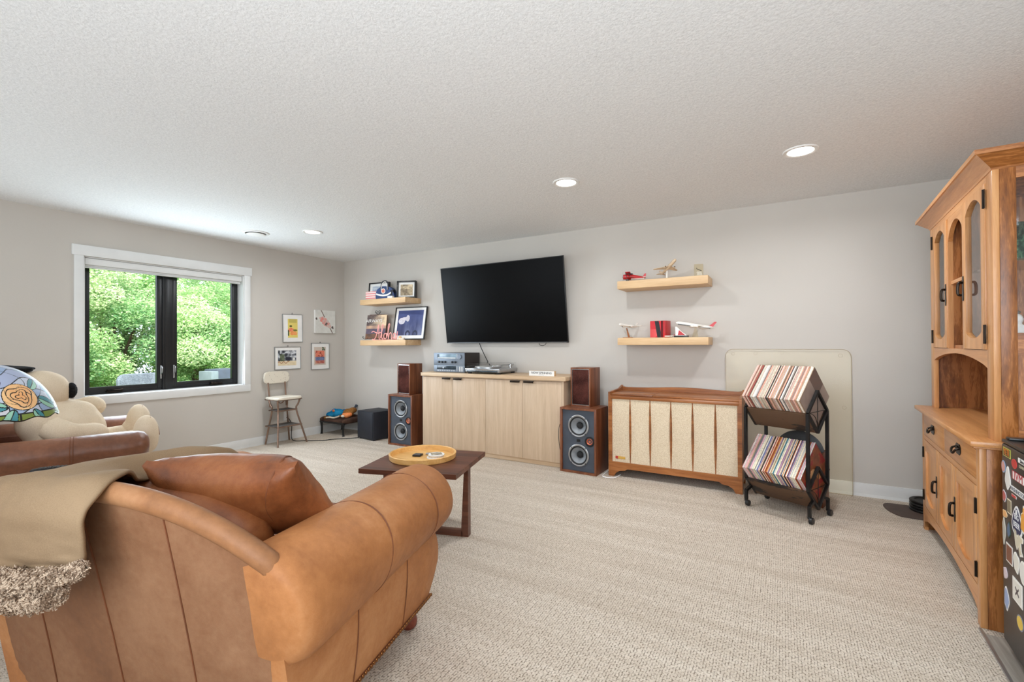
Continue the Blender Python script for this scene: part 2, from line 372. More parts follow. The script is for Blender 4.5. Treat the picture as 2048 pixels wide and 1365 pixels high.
def text(name, s, size, mat, parent=None, loc=(0, 0, 0), rot=(PI/2, 0, 0), ext=.0005, align='CENTER', sx=1.0, color=None, shear=0):
    c = bpy.data.curves.new(name, 'FONT'); c.body = s; c.size = size; c.extrude = ext; c.align_x = align; c.align_y = 'CENTER'; c.shear = shear
    c.resolution_u = 3
    o = bpy.data.objects.new(name, c); COL.objects.link(o)
    o = from_eval(o, name, mat, parent, 0); o.location = loc; o.rotation_euler = rot; o.scale = (sx, 1, 1)
    if color is not None: o.color = (*lin(color), 1)
    return o
def painted(name, w, h, fn, nx, ny, mat='printed', parent=None, loc=(0, 0, 0), rot=(0, 0, 0), fac='XZ'):
    """flat print: a w x h sheet (centred, facing -Y) whose small cells carry the printed colours; fn(u,v)->rgb, u right, v up"""
    X, Z = np.meshgrid(np.linspace(-w/2, w/2, nx+1), np.linspace(-h/2, h/2, ny+1))
    co = np.stack([X.ravel(), np.zeros(X.size), Z.ravel()], 1)
    i = (np.arange(ny)[:, None]*(nx+1)+np.arange(nx)[None, :]).ravel()
    f = np.stack([i, i+1, i+nx+2, i+nx+1], 1)
    me = bpy.data.meshes.new(name); me.from_pydata(co.tolist(), [], f.tolist())
    at = me.color_attributes.new('col', 'FLOAT_COLOR', 'CORNER')
    U = ((np.arange(nx)+.5)/nx)[None, :].repeat(ny, 0).ravel(); V = ((np.arange(ny)+.5)/ny)[:, None].repeat(nx, 1).ravel()
    c = np.array([lin(fn(a, b2)) for a, b2 in zip(U, V)]); c = np.concatenate([c, np.ones((len(c), 1))], 1)
    at.data.foreach_set('color', np.repeat(c, 4, 0).ravel().astype(np.float32))
    return obj(name, me, mat, parent, 0, loc, rot)
_g = np.random.RandomState(3).rand(64, 64)
def vn(x, y):
    xi, yi = math.floor(x), math.floor(y); fx, fy = x-xi, y-yi; fx = fx*fx*(3-2*fx); fy = fy*fy*(3-2*fy)
    g = lambda a, b2: _g[a % 64, b2 % 64]
    return (g(xi, yi)*(1-fx)+g(xi+1, yi)*fx)*(1-fy)+(g(xi, yi+1)*(1-fx)+g(xi+1, yi+1)*fx)*fy
def fbm(x, y, o=3):
    s = 0; a = .5
    for k in range(o): s += a*vn(x, y); x *= 2.1; y *= 2.1; a *= .5
    return s/(1-.5**o)
def lerp3(a, b2, t): t = max(0, min(1, t)); return tuple(a[i]*(1-t)+b2[i]*t for i in range(3))
# ------------------------------------------------------------------ the room
H = 2.44; XR = 7.0; YB = -8.0
bm = BM(); box(bm, -.2, XR+.2, YB-.2, .2, -.08, 0)
struct('floor', bm, 'loop_carpet')
struct('ceiling', bx(-.2, XR+.2, YB-.2, .2, H, H+.12), 'ceiling_texture')
struct('wall_back', bx(-.2, XR+.2, 0, .2, 0, H), 'wall_paint')
wy0, wy1, wz0, wz1 = -2.931, -1.465, .757, 2.055
bm = BM()
box(bm, -.2, 0, YB, wy0, 0, H); box(bm, -.2, 0, wy1, 0, 0, H); box(bm, -.2, 0, wy0, wy1, 0, wz0); box(bm, -.2, 0, wy0, wy1, wz1, H)
struct('wall_left', bm, 'wall_paint')
struct('wall_right', bx(XR, XR+.2, YB-.2, 0, 0, H), 'wall_paint')
struct('wall_rear', bx(-.2, XR, YB-.2, YB, 0, H), 'wall_paint')
struct('baseboard_back', box(bx(0, XR, -.014, 0, 0, .104, bev=.003), 0, XR, -.018, 0, 0, .02), 'white_trim')
struct('baseboard_left', box(bx(0, .014, YB, -.014, 0, .104, bev=.003), 0, .018, YB, -.014, 0, .02), 'white_trim')
struct('baseboard_right', bx(XR-.014, XR, YB, -.014, 0, .104, bev=.003), 'white_trim')
# hard floor beyond the carpet edge, planks laid along y
hard = thing('floor', None, None)
tag(hard, kind='structure')
xs = 6.268
for k in range(5):
    for j in range(3):
        y1 = -1.93-j*1.22-(k % 2)*.4 if j else -1.93
        y0 = -1.93-(j+1)*1.22-(k % 2)*.4
        p = obj('plank', prism(BM(), [(xs+k*.15+(y0+1.9)*.045 if k == 0 else xs-.02+k*.15, y0+.001), (xs-.02+(k+1)*.15-.0015, y0+.001), (xs-.02+(k+1)*.15-.0015, y1), (xs+k*.15+(y1+1.9)*.045 if k == 0 else xs-.02+k*.15, y1)], 'Z', 0, .006), 'vinyl_plank', hard)
struct('trim_1', prism(BM(), [(6.262, -1.89), (6.272, -1.89), (6.02, -7.0), (6.01, -7.0)], 'Z', 0, .009), 'steel_brushed')

# window: white casing, black casement pair, glass
win = thing('window_1', None, None); tag(win, kind='structure')
bm = BM()
box(bm, 0, .022, -3.016, -1.376, 2.06, 2.157, .003)
obj('window_frame', bm, 'white_trim', win)['label'] = 'white head casing'
for n_, a in (('a', (-3.0, -2.931)), ('b', (-1.465, -1.394))):
    obj('window_frame', bx(0, .018, a[0], a[1], .757, 2.06, bev=.002), 'white_trim', win)
obj('window_sill', bx(0, .018, -3.0, -1.394, .676, .757, bev=.002), 'white_trim', win)
bm = BM()
box(bm, -.12, 0, -2.9315, -2.921, wz0, wz1); box(bm, -.12, 0, -1.475, -1.4645, wz0, wz1)
box(bm, -.12, .0, -2.931, -1.465, wz0, .763); box(bm, -.12, 0, -2.931, -1.465, 2.049, 2.056)
obj('jamb', bm, 'white_trim', win)
def ring(bm, x0, x1, y0, y1, z0, z1, t, tb=None, bev=.003):
    tb = tb or t
    box(bm, x0, x1, y0, y0+t, z0, z1, bev); box(bm, x0, x1, y1-t, y1, z0, z1, bev)
    box(bm, x0, x1, y0+t, y1-t, z0, z0+tb, bev); box(bm, x0, x1, y0+t, y1-t, z1-t, z1, bev)
bm = BM(); ring(bm, -.18, -.115, -2.921, -1.475, .763, 2.049, .028)
box(bm, -.18, -.1, -2.262, -2.168, .763, 2.049, .003); box(bm, -.102, -.094, -2.24, -2.19, .763, 2.049, .002)
obj('outer_frame', bm, 'black_frame', win)
for (a, c) in ((-2.9, -2.262), (-2.168, -1.497)):
    bm = BM(); ring(bm, -.16, -.108, a, c, .785, 2.03, .04, .042)
    s = obj('sash', bm, 'black_frame', win)
    bm = BM(); ring(bm, -.150, -.112, a+.038, c-.038, .824, 1.994, .009, .009, .002)
    obj('glazing_bead', bm, 'black_frame', s)
    obj('pane', bx(-.136, -.132, a+.04, c-.04, .826, 1.99), 'clear_glass', s)
for y in (-2.66, -1.72):
    bm = BM(); box(bm, -.112, -.085, y-.075, y+.055, .775, .79, .004)
    tube(bm, catmull([(-.088, y-.06, .797), (-.07, y-.03, .803), (-.072, y+.01, .796), (-.08, y+.05, .802)], 10), .006, 6)
    cyl(bm, (-.1, y-.06, .785), (-.08, y-.06, .805), .012)
    obj('crank', bm, 'antique_pull', win)
for y in (-2.275, -2.155):
    bm = BM(); box(bm, -.108, -.1, y-.008, y+.008, .88, 1.02, .003)
    tube(bm, catmull([(-.1, y, .93), (-.075, y, .95), (-.07, y, .99), (-.085, y, 1.01)], 8), .005, 6)
    obj('latch', bm, 'steel_brushed', win)
bl = thing('roller_blind', 'white roller blind rolled up under the window head', 'blind', (0, 0, 0))
obj('cassette', bx(-.075, -.012, -2.916, -1.48, 1.985, 2.047, bev=.006), 'white_trim', bl)
bm = BM(); cyl(bm, (-.05, -2.91, 1.978), (-.05, -1.486, 1.978), .012); box(bm, -.062, -.03, -2.91, -1.486, 1.956, 1.966, .003)
box(bm, -.052, -.05, -2.91, -1.486, 1.962, 1.985)
obj('hem_bar', bm, 'white_trim', bl)

# outlet on left wall
t = thing('wall_outlet', 'white wall outlet low behind the step stool', 'outlet', (0, -.925, .31))
obj('cover_plate', bx(0, .006, -.035, .035, -.057, .057, bev=.002), 'white_trim', t)
for z in (-.025, .022): obj('socket', bx(.006, .009, -.016, .016, z-.014, z+.014, bev=.004), 'white_paint', t)

# ceiling fixtures
def can(x, y, label, zz=H, trimr=.1, power=CAN_POWER):
    t = thing('recessed_light', label, 'ceiling light', (x, y, zz), 0, 'recessed ceiling lights')
    obj('trim_ring', lathe(BM(), [(trimr, 0), (trimr, -.004), (trimr-.004, -.008), (trimr-.022, -.008), (trimr-.028, -.004), (trimr-.028, 0)], 40), 'white_paint', t)
    obj('lens', lathe(BM(), [(0, -.005), (trimr-.028, -.005), (trimr-.028, -.002), (0, -.002)], 32), 'lens_glow', t)
    l = bpy.data.lights.new('lamp', 'AREA'); l.shape = 'DISK'; l.size = .14; l.energy = power; l.color = (.91, .955, 1.0); l.spread = math.radians(165)
    o = bpy.data.objects.new('lamp', l); COL.objects.link(o); o.parent = t; o.location = (0, 0, -.012)
    return t
can(4.155, -1.41, 'glowing recessed light above the space between television and right shelves')
can(5.655, -1.17, 'glowing recessed light nearest the tall oak hutch')
can(1.211, -1.417, 'small glowing recessed light beside the round ceiling disc near the window wall')
t = thing('ceiling_speaker', 'unlit round white disc on the ceiling near the window', 'ceiling vent', (.657, -1.705, H))
obj('collar', lathe(BM(), [(.125, 0), (.128, -.006), (.118, -.012), (.105, -.012), (.1, -.004), (.1, 0)], 40), 'white_paint', t)
obj('disc', lathe(BM(), [(0, -.03), (.06, -.03), (.088, -.024), (.092, -.018), (.085, -.014), (0, -.012)], 40), 'white_paint', t)
obj('neck', lathe(BM(), [(.06, 0), (.06, -.014), (.0, -.014)], 24), 'grey_rubber', t)

# ------------------------------------------------------------------ outside the window
struct('ground', grid(BM(), lambda u, v: (-.2-u*14, -8+v*16, -.25+.42*u+.05*fbm(u*20, v*20)), 40, 40), fabric('lawn', (60, 100, 40), (120, 160, 80), 90, bumpv=.6, patch=3))
m, b, nt = base_mat('leaf', (110, 165, 60), .55, 0, .3)
a = nt.nodes.new('ShaderNodeAttribute'); a.attribute_name = 'col'; nt.links.new(a.outputs['Color'], b.inputs['Base Color'])
tr = nd(nt, 'ShaderNodeBsdfTranslucent'); nt.links.new(a.outputs['Color'], tr.inputs[0])
mx = nd(nt, 'ShaderNodeMixShader'); mx.inputs[0].default_value = .4
om = nt.nodes['Material Output']; nt.links.new(b.outputs[0], mx.inputs[1]); nt.links.new(tr.outputs[0], mx.inputs[2]); nt.links.new(mx.outputs[0], om.inputs[0])
plain('bark', (84, 66, 50), .9, vary=.2, bumps=.5)
def leaf_mesh(name, c, rad, n, seed, size=.05, low=False):
    R = np.random.RandomState(seed)
    # clumps on an ellipsoid crown
    nc = 60; d = R.normal(size=(nc, 3)); d /= np.linalg.norm(d, axis=1)[:, None]
    cc = np.array(c)+d*np.array(rad)*(R.uniform(.35, 1.0, (nc, 1)))
    k = R.randint(0, nc, n); off = R.normal(size=(n, 3)); off /= np.linalg.norm(off, axis=1)[:, None]
    p = cc[k]+off*R.uniform(.2, 1, (n, 1))**.5*.38*np.array([1, 1, .75])
    p[:, 2] = np.maximum(p[:, 2], .02+.2*R.rand(n))
    a1 = R.normal(size=(n, 3)); a1[:, 2] *= .5; a1 /= np.linalg.norm(a1, axis=1)[:, None]
    a2 = np.cross(a1, R.normal(size=(n, 3))); a2 /= np.linalg.norm(a2, axis=1)[:, None]
    s = (size*R.uniform(.6, 1.3, n))[:, None]
    V = np.stack([p-a1*s, p+a2*s*.45, p+a1*s, p-a2*s*.45], 1).reshape(-1, 3)
    me = bpy.data.meshes.new(name); me.vertices.add(4*n); me.vertices.foreach_set('co', V.ravel())
    me.loops.add(4*n); me.loops.foreach_set('vertex_index', np.arange(4*n)); me.polygons.add(n)
    me.polygons.foreach_set('loop_start', np.arange(n)*4); me.update()
    at = me.color_attributes.new('col', 'FLOAT_COLOR', 'CORNER')
    cols = np.array([lin(x) for x in ((136, 180, 116), (164, 200, 132), (196, 222, 160), (112, 162, 112), (182, 212, 160), (228, 236, 196))])
    tone = cols[R.randint(0, 6, nc)][k]*.5+cols[R.randint(0, 6, n)]*.5
    c4 = np.concatenate([tone, np.ones((n, 1))], 1)
    at.data.foreach_set('color', np.repeat(c4, 4, 0).ravel().astype(np.float32)); return me
SH = [((-4.6, -2.3, 1.0), (1.0, 1.1, 1.3), 'rounded green shrub at the far left of the window view'),
      ((-5.6, -.9, 1.5), (1.2, 1.3, 1.8), 'tall leafy shrub filling the middle of the left pane'),
      ((-5.0, .5, 1.1), (1.1, 1.1, 1.4), 'bushy shrub behind the dark centre post of the window'),
      ((-6.2, 1.6, 1.6), (1.3, 1.4, 1.9), 'tall bright shrub filling the right pane'),
      ((-4.9, 2.6, 1.0), (1.0, 1.2, 1.3), 'low shrub at the right edge of the right pane'),
      ((-8.0, 0.2, 3.0), (1.8, 2.4, 2.6), 'tree crown rising behind the middle shrubs'),
      ((-8.6, 4.2, 2.8), (1.8, 2.4, 2.6), 'tree crown standing behind the bright right shrub'),
      ((-7.4, -3.6, 2.6), (1.6, 2.0, 2.4), 'tree crown beyond the leftmost shrub')]
for i, (c, rad, lab) in enumerate(SH):
    t = thing('leafy_shrub' if i < 5 else 'leafy_tree', lab, 'shrub' if i < 5 else 'tree', (c[0], c[1], 0.05), 0, 'shrubs and trees outside the window')
    f = obj('foliage', leaf_mesh('foliage', (0, 0, c[2]), rad, 84000 if i < 5 else 40000, 20+i, .027 if i < 5 else .052), 'leaf', t, 0); f['kind'] = 'stuff'
    bm = BM()
    for k in range(6 if i < 5 else 3):
        a = 2*PI*k/6+i; e = Vector((math.cos(a)*rad[0]*.5, math.sin(a)*rad[1]*.5, c[2]+rad[2]*.4))
        tube(bm, [(0, 0, -.2), e*.4+Vector((0, 0, .1)), e], [.05, .035, .012], 6)
    obj('stem', bm, 'bark', t)
# patio furniture
t = thing('patio_armchair', 'grey woven patio chair with rounded back outside the left pane', 'patio chair', (-3.1, -1.3, 0), math.radians(-8))
bm = BM()
pr = [(-.30, .2)]+[(-.30+.09*(1-math.cos(a)), .70+.09*math.sin(a)) for a in np.linspace(0, PI/2, 6)]+[(.45, .80), (.45, .2)]
prism(bm, pr, 'X', -.06, .06)
bmesh.ops.bevel(bm, geom=bm.edges[:], offset=.015, segments=2, affect='EDGES')
obj('backrest', bm, 'wicker_grey', t)
bm = BM()
for k in range(44): box(bm, .058, .063, -.28+.0 if k < 38 else -.25, .44, .2+k*.0135, .2+k*.0135+.006)
s = obj('woven_strand', bm, 'wicker_grey', t); s['kind'] = 'stuff'
obj('seat', bx(-.65, -.06, -.3, .45, .2, .34, bev=.03), 'wicker_grey', t)
for x in (-.6, 0):
    for y in (-.26, .4): obj('leg', bx(x-.02, x+.02, y-.02, y+.02, -.2, .21), 'dark_metal', t)
t = thing('grill_box', 'boxy blue grey covered patio cabinet outside the right pane', 'patio cabinet', (-3.15, -.03, 0), math.radians(14))
plain('patio_cover', (58, 68, 82), .6, vary=.08); plain('patio_cover_light', (104, 118, 122), .6, vary=.06)
obj('body', bx(-.3, .02, -.16, .26, -.1, .80, bev=.02), 'patio_cover', t)
obj('side_panel', bx(-.25, .045, -.30, -.16, -.1, .77, bev=.012), 'patio_cover_light', t)
t = thing('marker_stake', 'small orange stake among the leaves outside the left pane', 'stake', (-3.4, -1.98, 0))
obj('stick', bx(-.012, .012, -.012, .012, -.2, .6), 'toy_orange', t)
obj('flag', bx(-.004, .004, -.03, .03, .6, .72, bev=.002), 'flat_colour', t, color=(214, 92, 70))
# ------------------------------------------------------------------ media cabinet
t = thing('media_cabinet', 'long pale oak cabinet with four flat doors under the television', 'cabinet', (0, 0, 0))
obj('countertop', bx(1.885, 3.728, -.472, -.002, .860, .900, bev=.003), 'oak_pale_long', t)
obj('carcass', bx(1.895, 3.677, -.428, -.005, .05, .859), 'oak_pale', t)
obj('toe_kick', bx(1.90, 3.69, -.415, -.02, 0, .05), 'oak_pale_long', t)
ex = [1.894, 2.334, 2.781, 3.234, 3.676]
for i in range(4):
    a, c = ex[i]+.0015, ex[i+1]-.0015
    d = obj('door', bx(a, c, -.449, -.4285, .052, .846, bev=.0015), 'oak_pale', t)
    hx = (c-.02-.115, c-.02) if i % 2 == 0 else (a+.02, a+.02+.115)
    bm = BM(); box(bm, hx[0], hx[1], -.466, -.449, .844, .848, .001); box(bm, hx[0], hx[1], -.468, -.465, .828, .848, .001)
    obj('pull', bm, 'antique_pull', d)
obj('side_panel', bx(3.6775, 3.7, -.449, -.005, .05, .859), 'oak_pale', t)

# stereo units
def knob(bm, x, y, z, r, l): lathe(bm, [(0, 0), (r, 0), (r*.92, -l), (0, -l)], 16, (x, y, z), 'Y')
plain('stereo_face', (130, 140, 152), .4, .3, vary=.04); plain('stereo_case', (46, 38, 36), .5, vary=.1)
plain('display', (40, 52, 60), .15, vary=.5); plain('meter_glass', (128, 150, 164), .15, vary=.3)
t = thing('stereo_receiver', 'blue grey stereo receiver with round tuning knob, upper unit of the stack', 'receiver', (2.2, -.335, .984))
obj('case', bx(-.222, .222, .004, .30, 0.001, .141, bev=.002), 'stereo_case', t)
fp = obj('faceplate', bx(-.224, .224, -.008, .004, 0.0, .142, bev=.002), 'stereo_face', t)
obj('tuning_window', bx(-.175, .11, -.010, -.007, .075, .128, bev=.002), 'meter_glass', fp)
obj('scale_strip', bx(-.165, .10, -.0115, -.009, .078, .088), 'white_paint', fp)
obj('display', bx(-.172, -.14, -.0115, -.009, .092, .126), 'display', fp)
bm = BM(); knob(bm, .165, -.008, .098, .028, .022); obj('tuning_knob', bm, 'stereo_face', fp)
for x in (-.14, -.095, -.05, .055, .10):
    bm = BM(); knob(bm, x, -.008, .036, .0125, .018); obj('knob', bm, 'black_plastic', fp)
for k in range(3): obj('button', bx(-.02+k*.02, -.012+k*.02, -.013, -.007, .032, .040), 'steel_brushed', fp)
for k in range(4): obj('button', bx(.115, .13, -.013, -.007, .078+k*.0135, .087+k*.0135), 'steel_brushed', fp)
for sx in (-.2, .2): obj('foot', bx(sx-.012, sx+.012, .02, .044, -.001, .001), 'rubber', t)
t = thing('cassette_deck', 'blue grey stereo unit with two slider levels, lower unit of the stack', 'stereo unit', (2.2, -.335, .9))
obj('case', bx(-.222, .222, .004, .30, 0.0045, .082, bev=.002), 'stereo_case', t)
fp = obj('faceplate', bx(-.224, .224, -.008, .004, .004, .083, bev=.002), 'stereo_face', t)
obj('tape_window', bx(-.175, .105, -.010, -.007, .034, .074, bev=.002), 'display', fp)
for k in range(8): obj('button', bx(-.165+k*.033, -.142+k*.033, -.013, -.007, .016, .025), 'steel_brushed', fp)
for k in range(4): obj('button', bx(.115, .128, -.013, -.007, .018+k*.014, .027+k*.014), 'steel_brushed', fp)
for x in (.155, .185): obj('level_meter', bx(x, x+.012, -.0115, -.007, .014, .07), 'white_paint', fp)
obj('cassette_spool', lathe(BM(), [(0, 0), (.010, 0), (.010, -.001), (0, -.001)], 14, (-.08, -.0105, .054), 'Y'), 'steel_brushed', fp)
for sx in (-.2, .2): obj('foot', bx(sx-.012, sx+.012, .02, .044, 0, .0045), 'rubber', t)

# turntable
t = thing('turntable', 'silver record player with clear dust cover on the pale oak cabinet', 'turntable', (2.72, -.235, .9))
obj('plinth', bx(-.225, .225, -.19, .19, .018, .058, bev=.004), 'steel_brushed', t)
for sx in (-.19, .19):
    for sy in (-.15, .15): obj('foot', lathe(BM(), [(.022, 0), (.024, .018), (0, .018)], 14, (sx, sy, 0)), 'rubber', t)
obj('platter', lathe(BM(), [(.15, .058), (.15, .072), (.146, .074), (0, .074)], 40, (-.045, 0, 0)), 'steel_brushed', t)
d = obj('slipmat', lathe(BM(), [(.148, .0745), (.148, .0765), (0, .0765)], 40, (-.045, 0, 0)), 'white_trim', t)
obj('spindle_disc', lathe(BM(), [(.05, .077), (0, .077)], 24, (-.045, 0, 0)), 'white_paint', d)
bm = BM(); tube(bm, catmull([(.17, .13, .095), (.165, .02, .095), (.15, -.05, .092), (.10, -.10, .082)], 12), .005, 8)
cyl(bm, (.17, .13, .058), (.17, .13, .1), .018); cyl(bm, (.17, .14, .095), (.172, .18, .095), .013); box(bm, .085, .11, -.115, -.095, .076, .086, .002)
obj('tonearm', bm, 'chrome', t)
obj('front_trim', bx(-.223, .223, -.193, -.189, .040, .057, bev=.001), 'chrome', t)
obj('control_strip', bx(-.20, .20, -.1925, -.189, .022, .036, bev=.001), 'display', t)
bm = BM(); box(bm, -.215, .215, -.18, -.1765, .059, .112); box(bm, -.215, .215, .1765, .18, .059, .118)
box(bm, -.215, -.2115, -.18, .18, .059, .114); box(bm, .2115, .215, -.18, .18, .059, .114); box(bm, -.215, .215, -.18, .18, .113, .1165)
obj('dust_cover', bm, 'clear_glass', t)
# block sign
t = thing('block_sign', 'small white wooden block sign lettered NOW SPINNING on the cabinet', 'sign', (3.435, -.385, .9), math.radians(-2))
obj('block', bx(-.145, .145, -.02, .02, 0, .052, bev=.001), 'oak_shelf', t)
f = obj('front_face', bx(-.1445, .1445, -.0215, -.0195, .0005, .0515), 'white_paint', t)
text('lettering', 'NOW SPINNING', .031, 'black_plastic', f, (0, -.0222, .03), sx=1.02)
obj('underline', bx(-.03, .03, -.0222, -.0212, .010, .012), 'black_plastic', f)

# loudspeakers
def big_speaker(label, loc, wd, dp, h, rot=0):
    t = thing('floor_loudspeaker', label, 'speaker', loc, rot, 'large walnut floor loudspeakers')
    bm = BM(); q = .02
    box(bm, -wd/2, -wd/2+q, 0, dp, 0, h, .0015); box(bm, wd/2-q, wd/2, 0, dp, 0, h, .0015)
    box(bm, -wd/2+q, wd/2-q, 0, dp, 0, q); box(bm, -wd/2+q, wd/2-q, 0, dp, h-q, h); box(bm, -wd/2+q, wd/2-q, dp-q, dp, q, h-q)
    obj('cabinet_box', bm, 'walnut', t)
    bm = BM(); hw_ = wd/2-q; hh = h*.19
    for zc_ in (h*.725, h*.275):
        C_ = [bm.verts.new((.091*math.cos(2*PI*k/40), .022, zc_+.091*math.sin(2*PI*k/40))) for k in range(40)]
        S_ = []
        for k in range(40):
            c_, s_ = math.cos(2*PI*k/40), math.sin(2*PI*k/40); f_ = min(hw_/max(abs(c_), 1e-6), hh/max(abs(s_), 1e-6)); S_.append(bm.verts.new((c_*f_, .022, zc_+s_*f_)))
        for k in range(40): bm.faces.new((C_[k], C_[(k+1) % 40], S_[(k+1) % 40], S_[k]))
    for z0_, z1_ in ((q, h*.085), (h*.465, h*.535), (h*.915, h-q)): box(bm, -hw_, hw_, .022, .028, z0_, z1_)
    obj('baffle', bm, 'baffle', t, 0)
    for z in (h*.725, h*.275):
        wf = obj('woofer', lathe(BM(), [(.104, .022), (.106, .014), (.100, .010), (.090, .012), (.088, .018)], 40, (0, 0, z), 'Y', cap=False), 'steel_brushed', t)
        obj('surround', lathe(BM(), [(.090, .013), (.084, .009), (.077, .015), (.075, .018)], 40, (0, 0, z), 'Y', cap=False), 'rubber', wf)
        obj('cone', lathe(BM(), [(.076, .017), (.028, .062)], 40, (0, 0, z), 'Y', cap=False), 'cone_grey', wf)
        obj('dust_cap', lathe(BM(), [(.032, .058), (.030, .046), (.020, .036), (.008, .032), (0, .0315)], 24, (0, 0, z), 'Y'), 'rubber', wf)
        for k in range(4):
            a = PI/4+k*PI/2
            obj('screw', ell(BM(), (.101*math.cos(a), .012, z+.101*math.sin(a)), .006, 8, 6), 'black_plastic', wf)
    tw = obj('tweeter', lathe(BM(), [(.048, .022), (.048, .017), (.036, .015), (.035, .018)], 32, (wd/2-.072, 0, h*.5), 'Y', cap=False), 'black_plastic', t)
    obj('horn', lathe(BM(), [(.031, .016), (.027, .012), (.022, .020), (.012, .028), (.010, .020), (0, .018)], 28, (wd/2-.072, 0, h*.5), 'Y', cap=False), 'copper', tw)
    obj('level_plate', bx(-.018, .016, .019, .023, h*.5-.012, h*.5+.012), 'black_plastic', t)
    return t
plain('baffle', (66, 72, 82), .6, vary=.06); plain('cone_grey', (136, 140, 144), .45, vary=.12); plain('copper', (190, 110, 80), .35, .7, vary=.2)
big_speaker('walnut floor loudspeaker with bare cones, left of the pale oak cabinet', (1.548, -.47, 0), .385, .30, .615, math.radians(1))
big_speaker('walnut floor loudspeaker with bare cones, between cabinet and cream console', (3.875, -.53, 0), .37, .31, .617, math.radians(-2))
def small_speaker(label, loc, rot=0):
    t = thing('bookshelf_loudspeaker', label, 'speaker', loc, rot, 'small walnut loudspeakers')
    wd, h, dp = .212, .375, .215; bm = BM(); q = .012
    box(bm, -wd/2, -wd/2+q, 0, dp, 0, h, .001); box(bm, wd/2-q, wd/2, 0, dp, 0, h, .001)
    box(bm, -wd/2+q, wd/2-q, 0, dp, 0, q); box(bm, -wd/2+q, wd/2-q, 0, dp, h-q, h); box(bm, -wd/2+q, wd/2-q, dp-q, dp, q, h-q)
    obj('cabinet_box', bm, 'walnut', t)
    obj('grille', bx(-wd/2+q+.006, wd/2-q-.006, .006, .02, q+.008, h-q-.008, bev=.003), 'grille_brown', t)
    bm = BM(); a, c, z0, z1 = -wd/2+q, wd/2-q, q, h-q
    box(bm, a, a+.004, .004, .012, z0, z1); box(bm, c-.004, c, .004, .012, z0, z1); box(bm, a, c, .004, .012, z0, z0+.006); box(bm, a, c, .004, .012, z1-.006, z1)
    obj('grille_trim', bm, 'chrome', t)
small_speaker('small walnut loudspeaker with plum grille atop the left floor loudspeaker', (1.545, -.40, .615), math.radians(-3))
small_speaker('small walnut loudspeaker with brown grille atop the loudspeaker beside the console', (3.852, -.40, .617), math.radians(-6))
# subwoofer
plain('sub_black', (30, 33, 42), .6, vary=.08)
t = thing('subwoofer', 'black cube subwoofer on the carpet between dog bed and loudspeaker', 'speaker', (.925, -.26, 0), math.radians(-8))
obj('cabinet_box', bx(-.172, .172, -.165, .165, .012, .365, bev=.003), 'sub_black', t)
obj('grille', bx(-.162, .162, -.172, -.165, .022, .355, bev=.003), 'sub_black', t)
for x in (-.14, .14):
    for y in (-.13, .13): obj('foot', lathe(BM(), [(.018, 0), (.018, .012), (0, .012)], 12, (x, y, 0)), 'rubber', t)
tag(obj('power_cord', tube(BM(), catmull([(.012, -.925, .29), (.05, -.93, .29), (.08, -.9, .2), (.12, -.93, .05), (.18, -.93, .006), (.30, -.86, .006), (.42, -.78, .006), (.5, -.72, .006), (.52, -.64, .006), (.66, -.50, .006), (.73, -.40, .006), (.76, -.34, .02)], 60), .005, 6), 'rubber'),
    'thin dark cord running from the wall outlet to the black subwoofer', 'cord')
tag(obj('speaker_wire', tube(BM(), catmull([(3.698, -.40, .50), (3.668, -.475, .44), (3.662, -.49, .36), (3.668, -.49, .24), (3.69, -.47, .12), (3.70, -.4, .05)], 30), .0025, 6), 'rubber'),
    'thin dark wire hanging beside the right floor loudspeaker at the cabinet end', 'wire')
tag(obj('speaker_wire', tube(BM(), catmull([(4.10, -.30, .006), (4.10, -.44, .006), (4.12, -.52, .006), (4.18, -.53, .006), (4.225, -.50, .006), (4.24, -.38, .006)], 30), .005, 6), 'white_paint'),
    'white wire looping on the carpet under the cream console', 'wire')

# television
t = thing('television', 'large black flat television tilted forward on the wall', 'television', (2.766, -.052, 1.239), 0, rot=(math.radians(7.8), 0, 0))
W2, HT = .816, .921
obj('back_shell', bx(-W2+.01, W2-.01, .012, .03, .01, HT-.01, bev=.006), 'black_plastic', t)
obj('rear_housing', bx(-.55, .55, .03, .055, .06, .55, bev=.012), 'black_plastic', t)
bm = BM(); ring(bm, 0, 1, 0, 1, 0, 1, .1) if False else None
box(bm, -W2, -W2+.008, -.006, .014, 0, HT, .001); box(bm, W2-.008, W2, -.006, .014, 0, HT, .001); box(bm, -W2+.008, W2-.008, -.006, .014, HT-.008, HT, .001)
box(bm, -W2+.008, W2-.008, -.006, .014, 0, .013, .001)
obj('bezel', bm, 'black_plastic', t)
obj('screen', bx(-W2+.007, W2-.007, -.004, .012, .012, HT-.007), 'tv_screen', t)
obj('chin_trim', bx(-W2+.02, W2-.02, -.0065, -.0045, .001, .0045), 'steel_brushed', t)
bm = BM(); tube(bm, catmull([(.46, .02, .02), (.465, .0, -.02), (.50, 0, -.032), (.54, 0, -.02), (.55, .02, .02)], 16), .003, 6); obj('cable_loop', bm, 'rubber', t)
obj('wall_mount', bx(-.3, .3, .05, .062, .12, .5, bev=.003), 'dark_metal', t, rot=(0, 0, 0))
tag(obj('television_cable', tube(BM(), catmull([(2.40, -.03, 1.30), (2.44, -.04, 1.2), (2.52, -.035, 1.05), (2.57, -.035, .97), (2.58, -.03, .905)], 20), .0045, 6), 'rubber'),
    'black cable slanting down from the television behind the record player', 'cable')

